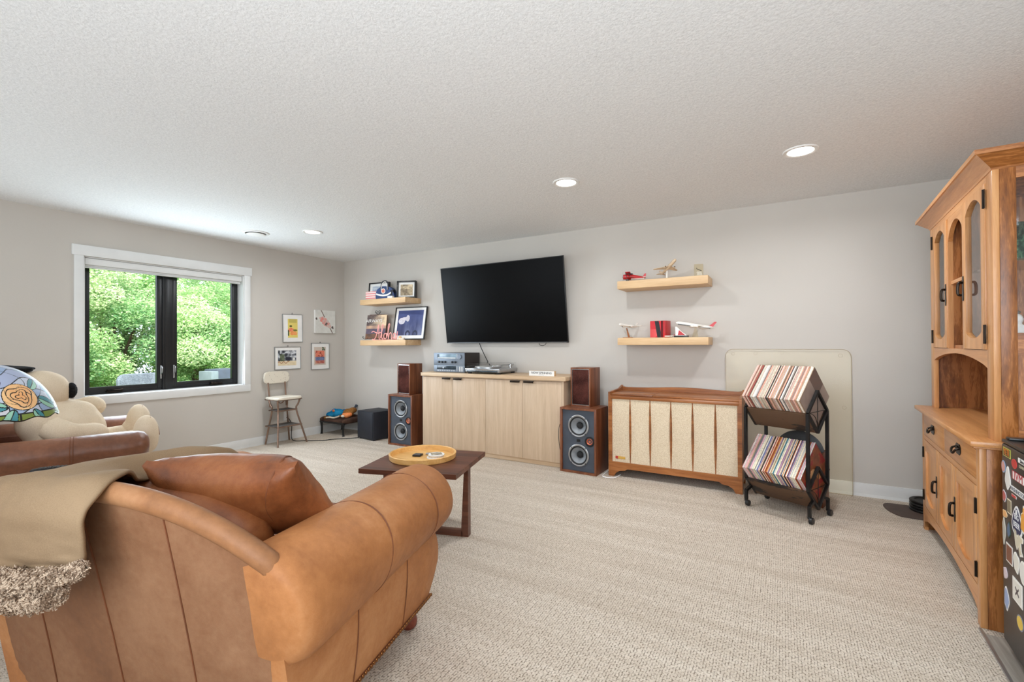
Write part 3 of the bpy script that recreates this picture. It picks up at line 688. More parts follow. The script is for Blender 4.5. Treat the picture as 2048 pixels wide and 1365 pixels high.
# ------------------------------------------------------------------ floating shelves
def shelf(x0, x1, z0, z1, label):
    t = thing('floating_shelf', label, 'shelf', ((x0+x1)/2, 0, z0), 0, 'oak floating shelves')
    obj('board', bx(-(x1-x0)/2, (x1-x0)/2, -.29, -.001, 0, z1-z0, bev=.003), 'oak_shelf', t)
shelf(.66, 1.475, 1.757, 1.825, 'thick oak floating shelf, upper one left of the television')
shelf(.66, 1.475, 1.214, 1.285, 'thick oak floating shelf, lower one left of the television')
shelf(4.19, 4.995, 1.746, 1.820, 'thick oak floating shelf, upper one right of the television')
shelf(4.19, 4.995, 1.211, 1.280, 'thick oak floating shelf, lower one right of the television')

def frame(name, label, cat, w_, h_, border, depth, mat, matw, fn, nx, ny, loc, rot, matcol='white_paint', group=None, hook=False, face='-Y'):
    t = thing(name, label, cat, loc, 0, group, rot=rot)
    bm = BM()
    box(bm, -w_/2, -w_/2+border, -depth, 0, 0, h_, .001); box(bm, w_/2-border, w_/2, -depth, 0, 0, h_, .001)
    box(bm, -w_/2+border, w_/2-border, -depth, 0, 0, border, .001); box(bm, -w_/2+border, w_/2-border, -depth, 0, h_-border, h_, .001)
    obj('frame', bm, mat, t)
    obj('mat_board', bx(-w_/2+border, w_/2-border, -depth*.55, -.001, border, h_-border), matcol, t)
    pw, ph = w_-2*matw[0], h_-matw[1]-matw[2]
    p = painted('print', pw, ph, fn, nx, ny, 'printed', t, (matw[3] if len(matw) > 3 else 0, -depth*.55-.0012, matw[1]+ph/2))
    if hook:
        bm = BM(); tube(bm, [(-.006, -.002, h_), (-.004, -.003, h_+.018), (.006, -.003, h_+.018), (.006, -.002, h_)], .0018, 6); obj('hanger', bm, 'dark_metal', t)
    return t
# prints
def pr_colour_photo(u, v):
    if v > .55: return lerp3((120, 140, 170), (200, 205, 210), fbm(u*4, v*5)*1.3)
    return lerp3((60, 80, 60), (170, 160, 150), fbm(u*9+3, v*9))
def pr_sepia(u, v):
    if v > .85 and .2 < u < .6 and (u*31 % 1) > .4: return (70, 60, 50)
    return lerp3((70, 56, 40), (226, 206, 170), .15+.9*fbm(u*8+7, v*8+1, 4)+(.2 if v > .6 else -.05))
def pr_jet(u, v):
    c = lerp3((36, 40, 78), (70, 84, 140), v*.9+.3*fbm(u*5, v*5)-.2)
    d = .25*math.exp(-((u-.55)**2)/.05)*(1-v)
    c = lerp3(c, (200, 210, 235), max(0, (1-v*1.15))*.75*fbm(u*14, v*2.2+4)*(1 if u > .3 else .4))
    for (cx, cy, rx, ry) in ((.17, .58, .13, .13), (.28, .66, .16, .07), (.4, .68, .07, .13)):
        if ((u-cx)/rx)**2+((v-cy)/ry)**2 < .8+.4*fbm(u*9, v*9): c = lerp3((220, 222, 228), (190, 180, 190), fbm(u*20, v*20))
    for cx in (.45, .74):
        if ((u-cx)/.1)**2+((v-.06)/.14)**2 < 1 and ((u-cx)/.05)**2+((v-.05)/.07)**2 > 1: c = (40, 44, 70)
    return c
# upper left shelf contents
zs = 1.825
frame('framed_picture', 'black framed picture behind the blue bag on the upper left shelf', 'picture frame', .36, .245, .014, .03, 'black_plastic', (.06, .05, .05), pr_colour_photo, 90, 60, (.815, -.09, zs+.001), (math.radians(-5), 0, math.radians(4)))
frame('framed_picture', 'small deep black frame with sepia print at the right end of the upper shelf', 'picture frame', .26, .225, .016, .05, 'black_plastic', (.045, .035, .045), pr_sepia, 90, 70, (1.33, -.10, zs+.001), (math.radians(-5), 0, math.radians(20)))
def pr_stripes(u, v):
    if v < .16: return (196, 190, 184)
    return (226, 132, 130) if int(v*7.5) % 2 else (240, 226, 222)
t = thing('striped_card', 'small red and white striped card in front of the left picture frame', 'card', (.79, -.215, zs), math.radians(8))
obj('backing', bx(-.09, .09, 0, .006, 0, .115, bev=.001), 'white_paint', t)
painted('striped_face', .178, .112, pr_stripes, 12, 15, 'printed', t, (0, -.0008, .0575))
# blue bag
plain('bag_blue', (44, 66, 112), .6, vary=.12); plain('bag_dark', (26, 30, 44), .6, vary=.1)
t = thing('airline_bag', 'miniature blue travel bag with round emblem and white stripe on the upper left shelf', 'bag', (1.03, -.19, zs), math.radians(6))
pts = [(-.13, 0), (.15, 0), (.155, .07), (.135, .125), (.09, .155), (.0, .165), (-.08, .15), (-.12, .11), (-.135, .05)]
pts = [(p.x, p.y) for p in catmull([(a, c, 0) for a, c in pts+pts[:1]], 36)[:-1]]
pts = [(a, max(c, 0)) for a, c in pts]
bm = prism(BM(), pts, 'Y', -.035, .035); bmesh.ops.bevel(bm, geom=[e for e in bm.edges if abs(e.verts[0].co.y-e.verts[1].co.y) < 1e-6], offset=.008, segments=2, affect='EDGES')
obj('body', bm, 'bag_blue', t)
obj('side_gusset', bx(.10, .155, -.036, .02, .005, .12, bev=.01), 'bag_dark', t)
bm = BM(); tube(bm, catmull([(-.045, -.037, .12), (-.04, -.03, .2), (-.01, -.028, .235), (.04, -.028, .235), (.065, -.03, .2), (.075, -.037, .12)], 24), .0065, 8); obj('handle', bm, 'bag_dark', t)
bm = BM(); tube(bm, catmull([(-.035, -.042, .12), (-.028, -.036, .19), (0, -.035, .218), (.03, -.035, .218), (.055, -.036, .19), (.065, -.042, .12)], 24), .004, 8); obj('handle', bm, 'white_paint', t)['label'] = 'white inner handle strap'
em = obj('emblem', lathe(BM(), [(.034, -.0365), (.034, -.0385), (0, -.0385)], 24, (-.005, 0, .105), 'Y'), 'flat_colour', t, color=(236, 226, 220))
obj('emblem_centre', lathe(BM(), [(.024, -.0386), (.024, -.0396), (0, -.0396)], 20, (-.005, 0, .105), 'Y'), 'flat_colour', em, color=(214, 120, 96))
bm = BM(); P = catmull([(-.125, -.0365, .07), (-.06, -.037, .052), (0, -.037, .045), (.06, -.037, .052), (.12, -.0365, .078)], 16)
for a, c in zip(P, P[1:]):
    v = [bm.verts.new((q.x, -.0375, q.z+dz)) for q, dz in ((a, -.01), (c, -.01), (c, .012), (a, .012))]; bm.faces.new(v)
obj('stripe', bm, 'white_paint', t)
t = thing('trinket_box', 'tiny pale clear box at the shelf edge right of the blue bag', 'box', (1.19, -.255, zs), .1)
obj('box_body', bx(-.04, .04, -.018, .018, 0, .022, bev=.002), 'white_paint', t); obj('lid', bx(-.041, .041, -.019, .019, .0225, .03, bev=.002), 'steel_brushed', t)
# lower left shelf
zl = 1.285
def pr_board(u, v):
    n = fbm(u*5+1, v*6+2, 4)
    if v > .55: c = lerp3((90, 76, 74), (232, 206, 170), (u*.9+n*.9-.55)*1.3)
    elif v > .42: c = lerp3((150, 120, 110), (230, 190, 150), n)
    elif v > .2: c = lerp3((66, 62, 84), (120, 100, 110), n)
    else: c = lerp3((150, 96, 60), (70, 60, 60), n)
    return c
t = thing('picture_board', 'arched picture board lettered AIRWAYS on a black scroll easel', 'picture', (.80, -.16, zl+.02), 0, rot=(math.radians(-9), 0, math.radians(6)))
pts = [(-.17, 0), (.17, 0), (.17, .32), (.13, .335), (-.13, .335), (-.145, .31), (-.17, .27)]
obj('board', prism(BM(), pts, 'Y', 0, .012), 'walnut_table', t)
painted('print', .335, .325, pr_board, 100, 100, 'printed', t, (0, -.001, .165))
text('lettering', 'AIRWAYS', .062, 'white_paint', t, (-.045, -.003, .245), sx=1.05)
bm = BM()
for s in (-1, 1):
    sp = [(s*(.026+.020*math.cos(a)*(1-a/9)), .006, .372+.020*math.sin(a)*(1-a/9)) for a in np.linspace(0, 5.5, 22)]
    tube(bm, [(s*.006, .006, .33)]+sp[::-1] if False else sp, .0032, 6)
    tube(bm, catmull([(s*.046, .006, .372), (s*.03, .01, .35), (s*.008, .014, .335), (s*.05, .014, .2), (s*.13, .0, .0)], 20), .0035, 6)
    tube(bm, catmull([(s*.13, .0, .0), (s*.13, -.04, -.012), (s*.15, -.07, .006), (s*.165, -.05, .022), (s*.15, -.035, .014)], 16), .0035, 6)
tube(bm, catmull([(0, .014, .3), (0, .07, .1), (0, .11, -.004)], 10), .0035, 6); tube(bm, [(-.13, -.01, -.004), (.13, -.01, -.004)], .0035, 6)
obj('scroll_easel', bm, 'dark_metal', t)
# Aloha cut-out
t = thing('word_cutout', 'pink script cut-out word Aloha standing on the lower left shelf', 'ornament', (1.065, -.245, zl), math.radians(4))
plain('pink_acrylic', (236, 156, 148), .4, vary=.03)
S = [  # strokes in a unit word box, x right z up
 [(0, .02), (.06, -.0), (.13, .1), (.2, .45), (.26, .98), (.27, .98), (.28, .5), (.29, .05), (.34, .03)],
 [(-.02, .5), (.05, .58), (.14, .5), (.26, .44), (.36, .5)],
 [(.34, .1), (.40, .55), (.46, .95), (.43, 1.02), (.40, .9), (.39, .3), (.41, .04), (.46, .05)],
 [(.56, .42), (.50, .38), (.475, .2), (.50, .05), (.56, .06), (.59, .22), (.57, .40), (.56, .42), (.62, .36)],
 [(.60, .2), (.66, .62), (.72, 1.0), (.69, 1.08), (.655, .9), (.65, .3), (.655, .02), (.69, .3), (.74, .46), (.775, .36), (.775, .1), (.80, .03), (.83, .12)],
 [(.94, .40), (.88, .42), (.845, .22), (.87, .05), (.92, .10), (.95, .40), (.945, .12), (.965, .02), (1.0, .25), (1.02, .55)]]
bm = BM()
for s_ in S: tube(bm, catmull([(-.21+a*.42, (k_ % 2)*.0004, .010+c*.185) for k_, (a, c) in enumerate(s_)], 8*len(s_)), .0062, 8)
bmesh.ops.scale(bm, vec=(1, .6, 1), verts=bm.verts)
obj('lettering', bm, 'pink_acrylic', t); obj('baseline', bx(-.2, .21, -.004, .004, 0, .006), 'pink_acrylic', t)
# large framed print
frame('framed_picture', 'large black framed blue print leaning on the lower left shelf', 'picture frame', .50, .435, .012, .022, 'black_plastic', (.05, .055, .045), pr_jet, 150, 136, (1.365, -.115, zl+.003), (math.radians(-11), 0, math.radians(6)))
t = thing('shell_ornament', 'small cream ornament on the shelf in front of the large frame', 'ornament', (1.365, -.255, zl), .2)
obj('block', bx(-.05, .05, -.014, .014, 0, .026, bev=.004), 'toy_cream', t); obj('top_piece', ell(BM(), (-.01, 0, .034), (.022, .012, .012)), 'tray_wood', t)

# ------------------------------------------------------------------ right shelves: model aircraft
def model_plane(name, label, L, loc, rot, body, tail, engines=2, wing_z=-.3, four=False, group=None, span=1.0, belly=None, stand=None):
    t = thing(name, label, 'model airplane', loc, 0, group, rot=(Vector(rot[1]).to_track_quat('-X', 'Z').to_euler() if rot[0] == 'dir' else rot))
    R = L*.056
    pr = [(0, -.5*L), (R*.45, -.485*L), (R*.8, -.455*L), (R, -.40*L), (R, .18*L), (R*.8, .32*L), (R*.4, .44*L), (R*.12, .5*L), (0, .5*L)]
    bm = lathe(BM(), pr, 16, axis='X')
    for v in bm.verts:
        if v.co.x > .15*L: v.co.z += (v.co.x-.15*L)*.10
    f = obj('fuselage', bm, body, t)
    for s in (-1, 1):
        pts = [(-.12*L, s*R*.6), (.08*L, s*R*.6), (.20*L, s*.46*L*span), (.155*L, s*.47*L*span)]
        bm = prism(BM(), pts, 'Z', -R*.45, -R*.22)
        for v in bm.verts: v.co.z += abs(v.co.y)*.10
        w_ = obj('wing', bm, body, t)
        es = [(.18, -.06)]+([(.31, .02)] if four else [])
        for (yy, xx) in es[:engines]:
            e = obj('engine', lathe(BM(), [(0, -.055*L), (R*.42, -.055*L), (R*.5, -.02*L), (R*.28, .05*L), (0, .05*L)], 12, (xx*L, s*yy*L*span, -R*.95+yy*L*.10), 'X'), body, t)
            obj('intake', lathe(BM(), [(0, -.056*L), (R*.36, -.056*L), (R*.36, -.0545*L)], 12, (xx*L, s*yy*L*span, -R*.95+yy*L*.10), 'X'), 'black_plastic', e)
        bm = prism(BM(), [(.38*L, s*R*.2), (.46*L, s*R*.2), (.50*L, s*.17*L), (.47*L, s*.175*L)], 'Z', .03*L, .036*L); obj('tailplane', bm, body, t)
    obj('tail_fin', prism(BM(), [(.36*L, R*.7+.02*L), (.46*L, R*.3+.03*L), (.53*L, .20*L), (.475*L, .20*L)], 'Y', -.004*L, .004*L), tail, t)
    if belly:
        obj('livery_stripe', prism(BM(), [(-.44*L, -R*.9), (.40*L, -R*.2), (.40*L, -R*.05), (-.44*L, -R*.45)], 'Y', -R*1.01, R*1.01), belly, t)
    return t
plain('plane_white', (238, 234, 226), .3, vary=.02); plain('plane_red', (190, 40, 44), .3, vary=.08); plain('plane_sand', (214, 190, 160), .35, vary=.08)
zu = 1.820
# red biplane
t = thing('model_biplane', 'red and white model biplane at the left end of the upper shelf', 'model airplane', (4.315, -.18, zu), math.radians(12))
bm = BM(); tube(bm, [(-.095, 0, .050), (-.06, 0, .050), (.0, 0, .047), (.06, 0, .040), (.11, 0, .036)], [.024, .027, .023, .014, .006], 12); f = obj('fuselage', bm, 'plane_red', t)
bm = BM(); tube(bm, [(-.02, 0, .036), (.1, 0, .030)], [.018, .006], 10); obj('underside', bm, 'plane_white', f)
for nm, z, x in (('wing', .078, -.045), ('wing', .032, -.03)): obj(nm, bx(x-.022, x+.022, -.12, .12, z, z+.004, bev=.001), 'plane_red', t)
for s in (-1, 1):
    for y in (.03, .09): 
        for x in (-.06, -.03): obj('strut', tube(BM(), [(x, s*y, .034), (x-.008, s*y, .08)], .0016, 6), 'black_plastic', t)
obj('windshield', bx(-.03, -.005, -.012, .012, .070, .082, bev=.003), 'black_plastic', t)
obj('tail_fin', prism(BM(), [(.085, .04), (.115, .036), (.118, .078), (.10, .072)], 'Y', -.002, .002), 'plane_red', t)
obj('tailplane', bx(.09, .115, -.045, .045, .036, .039), 'plane_white', t)
bm = BM(); box(bm, -.101, -.099, -.003, .003, .005, .095, .0008); lathe(bm, [(0, -.106), (.007, -.102), (.008, -.096), (0, -.096)], 10, (0, 0, .05), 'X'); obj('propeller', bm, 'steel_brushed', t)
for s in (-1, 1):
    w_ = obj('wheel', lathe(BM(), [(0, -.004), (.012, -.004), (.014, 0), (.012, .004), (0, .004)], 14, (-.055, s*.03, .014), 'Y'), 'black_plastic', t)
    obj('gear_strut', tube(BM(), [(-.055, s*.03, .014), (-.05, s*.012, .036)], .002, 6), 'plane_red', t)
# airliner on acrylic stand, climbing
t = model_plane('model_airliner', 'cream model airliner climbing on a white stand, middle of the upper shelf', .27, (4.635, -.16, zu+.112), ('dir', (.62, -.62, .42)), 'plane_sand', 'plane_sand', span=1.0)
t2 = thing('display_stand', 'white stand under the climbing cream airliner model', 'stand', (4.62, -.155, zu))
obj('stand_foot', lathe(BM(), [(.035, 0), (.035, .004), (.012, .009), (0, .009)], 20), 'plane_white', t2); obj('stand_post', tube(BM(), [(0, 0, .006), (.004, 0, .086)], [.009, .005], 8), 'plane_white', t2)
# clear cube with tiny jet
t = thing('acrylic_cube', 'small clear display cube holding a tiny dark jet, upper shelf right end', 'display cube', (4.90, -.15, zu), .1)
bm = BM(); box(bm, -.038, .038, -.03, .03, 0, .118, .002); obj('clear_case', bm, 'acrylic', t)
obj('base_plate', bx(-.034, .034, -.027, .027, .0015, .006), 'plane_white', t)
t = model_plane('tiny_jet', 'tiny dark jet model inside the clear display cube', .055, (4.902, -.15, zu+.07), (0, math.radians(-25), math.radians(165)), 'black_plastic', 'black_plastic')
# lower shelf
zr = 1.280
t2 = thing('display_stand', 'small wooden stand under the left white airliner model', 'stand', (4.25, -.15, zr), .1)
obj('stand_foot', lathe(BM(), [(.052, 0), (.05, .006), (.0, .008)], 24), 'walnut_console', t2); obj('stand_post', tube(BM(), [(.01, 0, .006), (-.012, 0, .095)], [.010, .006], 8), 'walnut_console', t2)
model_plane('model_airliner', 'white twin-engine model airliner on a wooden stand, lower shelf left end', .26, (4.255, -.15, zr+.117), ('dir', (-.42, -.88, .10)), 'plane_white', 'plane_white', span=1.05)
t = thing('keepsake_box', 'red box with black diagonal and star shape on the lower shelf', 'box', (4.525, -.15, zr), math.radians(-8))
obj('body', bx(-.052, .052, -.03, .09, 0, .157, bev=.001), 'plane_red', t)
def pr_box(u, v):
    if .42+.25*(1-v) < u < .80+.3*(1-v): return (34, 30, 32)
    if v < .52 and (u+abs(v-.28)*1.6) < .9: return lerp3((206, 64, 66), (232, 104, 100), u)
    return (200, 40, 48)
painted('front_print', .103, .155, pr_box, 80, 120, 'printed_gloss', t, (0, -.0308, .0785))
t = thing('keepsake_box', 'narrow dark and red book standing behind the red box', 'book', (4.60, -.125, zr), math.radians(-14))
obj('cover', bx(-.022, .022, -.05, .06, 0, .158, bev=.001), 'plane_red', t); obj('spine', bx(-.0225, -.004, -.053, -.049, 0, .157), 'black_plastic', t)
t = thing('tail_fin_ornament', 'white and red airplane tail fin ornament on a black base', 'ornament', (4.755, -.2, zr), 0)
obj('base_block', bx(-.062, .062, -.018, .018, 0, .016, bev=.002), 'black_plastic', t)
obj('fin', prism(BM(), [(-.05, .016), (.05, .016), (-.005, .058), (-.038, .098), (-.052, .098)], 'Y', -.004, .004), 'plane_white', t)
obj('fin_marking', prism(BM(), [(-.03, .020), (.035, .020), (.0, .050), (-.02, .066)], 'Y', -.0046, .0046), 'plane_red', t)
t = model_plane('tiny_jet', 'tiny white and red jet model on the lower shelf beside the red box', .09, (4.655, -.22, zr+.012), (0, 0, math.radians(20)), 'plane_white', 'plane_red')
t2 = thing('display_stand', 'clear stand under the large white jumbo jet model', 'stand', (4.86, -.16, zr))
obj('stand_foot', bx(-.07, .07, -.03, .03, 0, .004, bev=.0015), 'acrylic', t2); obj('stand_post', prism(BM(), [(-.02, .004), (.035, .004), (.02, .082), (.005, .082)], 'Y', -.0015, .0015), 'acrylic', t2)
model_plane('model_airliner', 'white four-engine jumbo jet model with dark belly and red tail on clear stand', .33, (4.865, -.16, zr+.105), ('dir', (-1, -.22, .20)), 'plane_white', 'plane_red', four=True, engines=2, belly='black_plastic', span=.8)

# ------------------------------------------------------------------ pictures on the window wall (x = 0, facing +x)
def wallframe(y0, y1, z0, z1, matw, fn, nx, ny, label, tilt=0, depth=.014, fr='steel_brushed'):
    return frame('wall_picture', label, 'picture', y1-y0, z1-z0, .0055, depth, fr, matw, fn, nx, ny, (.003, (y0+y1)/2, z0), (0, tilt, PI/2), group='framed prints on the window wall', hook=True)
def pr_yellow(u, v):
    c = (226, 206, 112)
    if v > .80 and (int(u*15)+int(v*40)) % 2 and .12 < u < .9: c = (150, 140, 70)
    n = fbm(u*8, v*16)
    n2 = 1.4*(fbm(u*10+5, v*20, 4)-.5)
    if ((u-.32)/.28)**2+((v-.42)/.12)**2 < 1.0+n2: c = lerp3((224, 96, 70), (240, 170, 130), n)
    if ((u-.55)/.36)**2+((v-.24)/.11)**2 < 1.0+n2: c = lerp3((226, 110, 60), (240, 190, 120), n)
    if ((u-.3)/.14)**2+((v-.62)/.05)**2 < 1.0: c = (84, 90, 50)
    if ((u-.75)/.22)**2+((v-.40)/.05)**2 < 1.0: c = (120, 120, 60)
    if u < .12 and .1 < v < .4: c = (60, 80, 50)
    return c
def pr_car(u, v):
    n = fbm(u*7, v*7, 4)
    if v < .3: 
        c = lerp3((210, 190, 150), (236, 220, 190), n)
        if abs(v-.2-.05*math.sin(u*26)) < .022 and u < .6: c = (150, 70, 50)
        return c
    c = lerp3((44, 48, 56), (214, 216, 220), (n-.32)*3.0*(.4+v*.7))
    if .1 < u < .35 and v < .75: c = lerp3((50, 56, 44), (130, 140, 110), n)
    if .42 < u < .72 and .36 < v < .55: c = (44, 44, 56)
    if .8 < u < .93 and .34 < v < .5: c = (226, 226, 220)
    return c
def pr_palm(u, v):
    if v > .80 or u < .12 or u > .88 or v < .08:
        return (206, 190, 176) if not (v > .8 and .68 < u < .95 and fbm(u*9, v*22) > .5) else (70, 90, 60)
    n = fbm(u*9, v*12)
    if v > .45: return lerp3((228, 120, 90), (214, 140, 120), n) if n < .6 else (150, 60, 50)
    if v > .25: return lerp3((60, 80, 120), (150, 150, 180), n)
    return lerp3((214, 160, 130), (150, 60, 60), n)
wallframe(-.974, -.690, 1.262, 1.628, (.072, .06, .062), pr_yellow, 52, 120, 'thin framed tall yellow floral print, upper left of the wall group', -.015)
wallframe(-1.086, -.721, .912, 1.202, (.055, .05, .045, -.01), pr_car, 110, 84, 'wide framed grey landscape print hanging above the step stool')
wallframe(-.560, -.272, .888, 1.250, (.05, .06, .055, -.008), pr_palm, 70, 116, 'framed salmon and blue print, lower right of the wall group')
def pr_plane(u, v):
    c = lerp3((206, 204, 196), (228, 226, 220), fbm(u*6, v*6))
    x, y = (u-.5), (v-.5)
    a = x*.8+y*-.6; b2 = x*.6+y*.8
    e = (a/.36)**2+((b2+.02)/.15)**2
    if e < 1+1.6*(fbm(u*11, v*11, 4)-.5): c = lerp3((228, 140, 130), (206, 196, 188), (fbm(u*16+4, v*16, 4)-.3)*2.2)
    if (v > .70 or v < .22) and abs(u-(.31+(.95-v)*.57)) < .024: c = (120, 104, 92)
    for cx, cy, r in ((.06, .62, .05), (.55, .42, .05), (.85, .25, .06), (.52, .38, .05)):
        if (u-cx)**2+(v-cy)**2 < r*r*fbm(u*30, v*30)*1.8: c = (96, 84, 80)
    return c
t = thing('canvas_picture', 'square unframed canvas with pink aircraft sketch, nearest the corner', 'picture', (.004, -.348, 1.39), 0, rot=(0, 0, PI/2))
obj('canvas', bx(-.165, .165, -.028, 0, 0, .318, bev=.002), 'white_paint', t)
painted('painting', .328, .316, pr_plane, 120, 116, 'printed', t, (0, -.0286, .159))

# ------------------------------------------------------------------ step stool
plain('vinyl_seat_cream', (226, 220, 204), .35, vary=.03)
m, b, nt = base_mat('speckled_vinyl', (226, 216, 198), .38)
v = coords(nt); vo = nd(nt, 'ShaderNodeTexVoronoi'); vo.inputs['Scale'].default_value = 44; nt.links.new(v, vo.inputs['Vector'])
r = ramp(nt, vo.outputs['Distance'], [(.10, (150, 136, 118)), (.20, (226, 217, 200))]); n = noise(nt, v, 20); rn = ramp(nt, n.outputs[0], [(.45, (226, 217, 200)), (.5, (255, 255, 255))])
nt.links.new(mix(nt, 1.0, r.outputs[0], rn.outputs[0], 'LIGHTEN') if False else r.outputs[0], b.inputs['Base Color'])
t = thing('step_stool', 'retro kitchen step stool with cream speckled seat and bronze tube legs', 'stool', (.20, -1.075, 0))
ft = [(.145, -.185), (.145, .205), (-.155, -.155), (-.155, .165)]; wt = [(.09, -.145), (.09, .095), (-.08, -.115), (-.08, .085)]; tp = [(.12, -.17), (.12, .125), (-.11, -.14), (-.11, .11)]
for (a, c, d) in zip(ft, wt, tp):
    obj('leg', tube(BM(), catmull([(*a, 0), ((a[0]+c[0])/2, (a[1]+c[1])/2, .21), (*c, .425), ((c[0]+d[0])/2, (c[1]+d[1])/2, .49), (*d, .555)], 14), .0105, 10), 'bronze_tube', t)
def step(z, rect, name):
    (x0, x1, y0, y1) = rect
    bm = bx(x0, x1, y0, y1, z, z+.006, bev=.002); s = obj(name, bm, 'grey_rubber', t)
    tube_pts = [(x0, y0, z), (x1, y0, z), (x1, y1, z), (x0, y1, z)]
    obj('step_rim', tube(BM(), tube_pts, .009, 8, closed=True), 'bronze_tube', s)
step(.425, (-.085, .095, -.148, .10), 'upper_step'); step(.232, (-.125, .118, -.168, .15), 'lower_step')
obj('seat', rbox(.01, -.02, .575, .29, .33, .036, 7, 14), 'speckled_vinyl', t)
obj('seat_rim', tube(BM(), [(-.125, -.175, .557), (.14, -.175, .557), (.14, .135, .557), (-.125, .135, .557)], .007, 8, closed=True), 'bronze_tube', t)
for y in (-.13, .09): obj('back_post', tube(BM(), catmull([(-.10, y, .46), (-.115, y, .6), (-.135, y*1.02, .76)], 10), .010, 8), 'bronze_tube', t)
obj('seat_hoop', tube(BM(), catmull([(-.1, -.02, .54), (-.12, 0, .505), (-.12, .04, .495), (-.11, .08, .54)], 14), .007, 8), 'bronze_tube', t)
bm = BM()
def bkf(u, v):
    y = (u-.5)*.33; z = .745+v*.155
    return (-.135-.03*(1-(2*u-1)**2), y-.02, z)
outl = []
for k in range(40):
    a = 2*PI*k/40; cy = abs(math.cos(a))**.45*math.copysign(1, math.cos(a)); cz = abs(math.sin(a))**.45*math.copysign(1, math.sin(a))
    outl.append((cy*.165, .82+cz*.073+(.006*(1-cy*cy) if cz > 0 else 0)))
vsA = [bm.verts.new((-.120-.03*(1-(y/.165)**2), y-.02, z)) for y, z in outl]; vsB = [bm.verts.new((-.150-.03*(1-(y/.165)**2), y-.02, z)) for y, z in outl]
bm.faces.new(vsA); bm.faces.new(vsB[::-1])
for k in range(40): bm.faces.new((vsA[k], vsA[(k+1) % 40], vsB[(k+1) % 40], vsB[k]))
bmesh.ops.bevel(bm, geom=[e for e in bm.edges if abs((e.verts[0].co-e.verts[1].co).x) < .02 and len(e.link_faces) == 2 and any(len(f.verts) > 10 for f in e.link_faces)], offset=.006, segments=2, affect='EDGES')
obj('backrest', bm, 'speckled_vinyl', t)

# ------------------------------------------------------------------ dog bed + toys
t = thing('dog_bed', 'raised brown fabric dog cot with black legs in the corner', 'pet bed', (.27, -.25, 0))
obj('bed_frame', tube(BM(), [(-.23, -.19, .17), (.235, -.19, .17), (.235, .17, .17), (-.23, .17, .17)], .012, 8, closed=True), 'black_plastic', t)
for x in (-.22, .225):
    for y in (-.18, .16):
        obj('leg', tube(BM(), catmull([(x, y, .165), (x*.98, y, .12), (x*.97, y, .05), (x, y, 0)], 8), [.018, .017, .015, .013, .013, .013, .013, .014, .018], 8), 'black_plastic', t)
for (cx, cy, sx, sy) in ((0, .165, .47, .075), (-.22, 0, .075, .4), (.225, 0, .075, .4)): obj('bolster', rbox(cx, cy, .20, sx, sy, .075, 3, 10), 'bed_brown', t)
obj('cushion', rbox(0, 0, .185, .46, .38, .045, 5, 12, .2), 'bed_brown', t)
bm = BM(); ell(bm, (0, 0, .01), (.11, .07, .062)); ell(bm, (-.09, -.02, -.008), (.065, .055, .042)); ell(bm, (.09, .04, .01), (.075, .055, .05)); ell(bm, (-.03, -.03, .04), (.045, .04, .04))
t = thing('plush_fish', 'bright blue plush toy with an orange eye on the dog bed', 'dog toy', (.12, -.22, .25), math.radians(28))
obj('body', blob('body', bm, 'toy_blue', None, .008), None, t) if False else None
o_ = blob('body', bm, 'toy_blue', t, .008, 3)
e = obj('eye', ell(BM(), (-.03, -.062, .052), .018), 'toy_orange', t); obj('pupil', ell(BM(), (-.032, -.079, .053), .007), 'plane_red', e)
obj('belly_trim', tube(BM(), catmull([(-.145, -.03, -.03), (-.11, -.07, -.038), (-.05, -.075, -.042), (.02, -.065, -.045)], 14), .008, 8), 'toy_cream', t)
obj('tail', tube(BM(), catmull([(.13, .06, .02), (.18, .08, .05), (.22, .1, .09), (.235, .1, .115)], 12), [.014]*9+[.018, .02, .02, .012], 8), 'patio_cover', t)
bm = BM(); ell(bm, (0, 0, .015), (.08, .06, .06)); ell(bm, (.05, .03, .05), (.06, .05, .04)); ell(bm, (-.04, -.03, -.02), (.05, .03, .025))
t = thing('plush_bear', 'brown plush toy heaped behind the orange one on the dog bed', 'dog toy', (.33, -.21, .262), .3); blob('body', bm, 'toy_brown', t, .008, 3); obj('ear', ell(BM(), (.07, .04, .05), (.03, .02, .018)), 'toy_cream', t)
bm = BM(); ell(bm, (0, 0, 0), (.055, .042, .036)); ell(bm, (.045, .0, .012), (.035, .03, .028)); ell(bm, (-.035, -.02, .015), (.03, .02, .018))
t = thing('plush_fox', 'orange plush toy with a white muzzle at the dog bed edge', 'dog toy', (.41, -.30, .262), .2); blob('body', bm, 'toy_orange', t, .007, 3); obj('muzzle', ell(BM(), (-.04, -.035, -.01), (.03, .022, .018)), 'toy_cream', t)
t = thing('rope_toy', 'cream rope chew lying on the front edge of the dog bed', 'dog toy', (.19, -.375, .222), .2)
obj('rope', tube(BM(), catmull([(-.08, -.02, 0), (-.02, -.01, .006), (.04, 0, 0), (.09, .05, .018)], 20), .011, 8), 'toy_cream', t)
for x in ((-.09, -.022, -.002), (.1, .058, .02)): obj('knot', ell(BM(), x, .018, 10, 8), 'toy_brown', t)
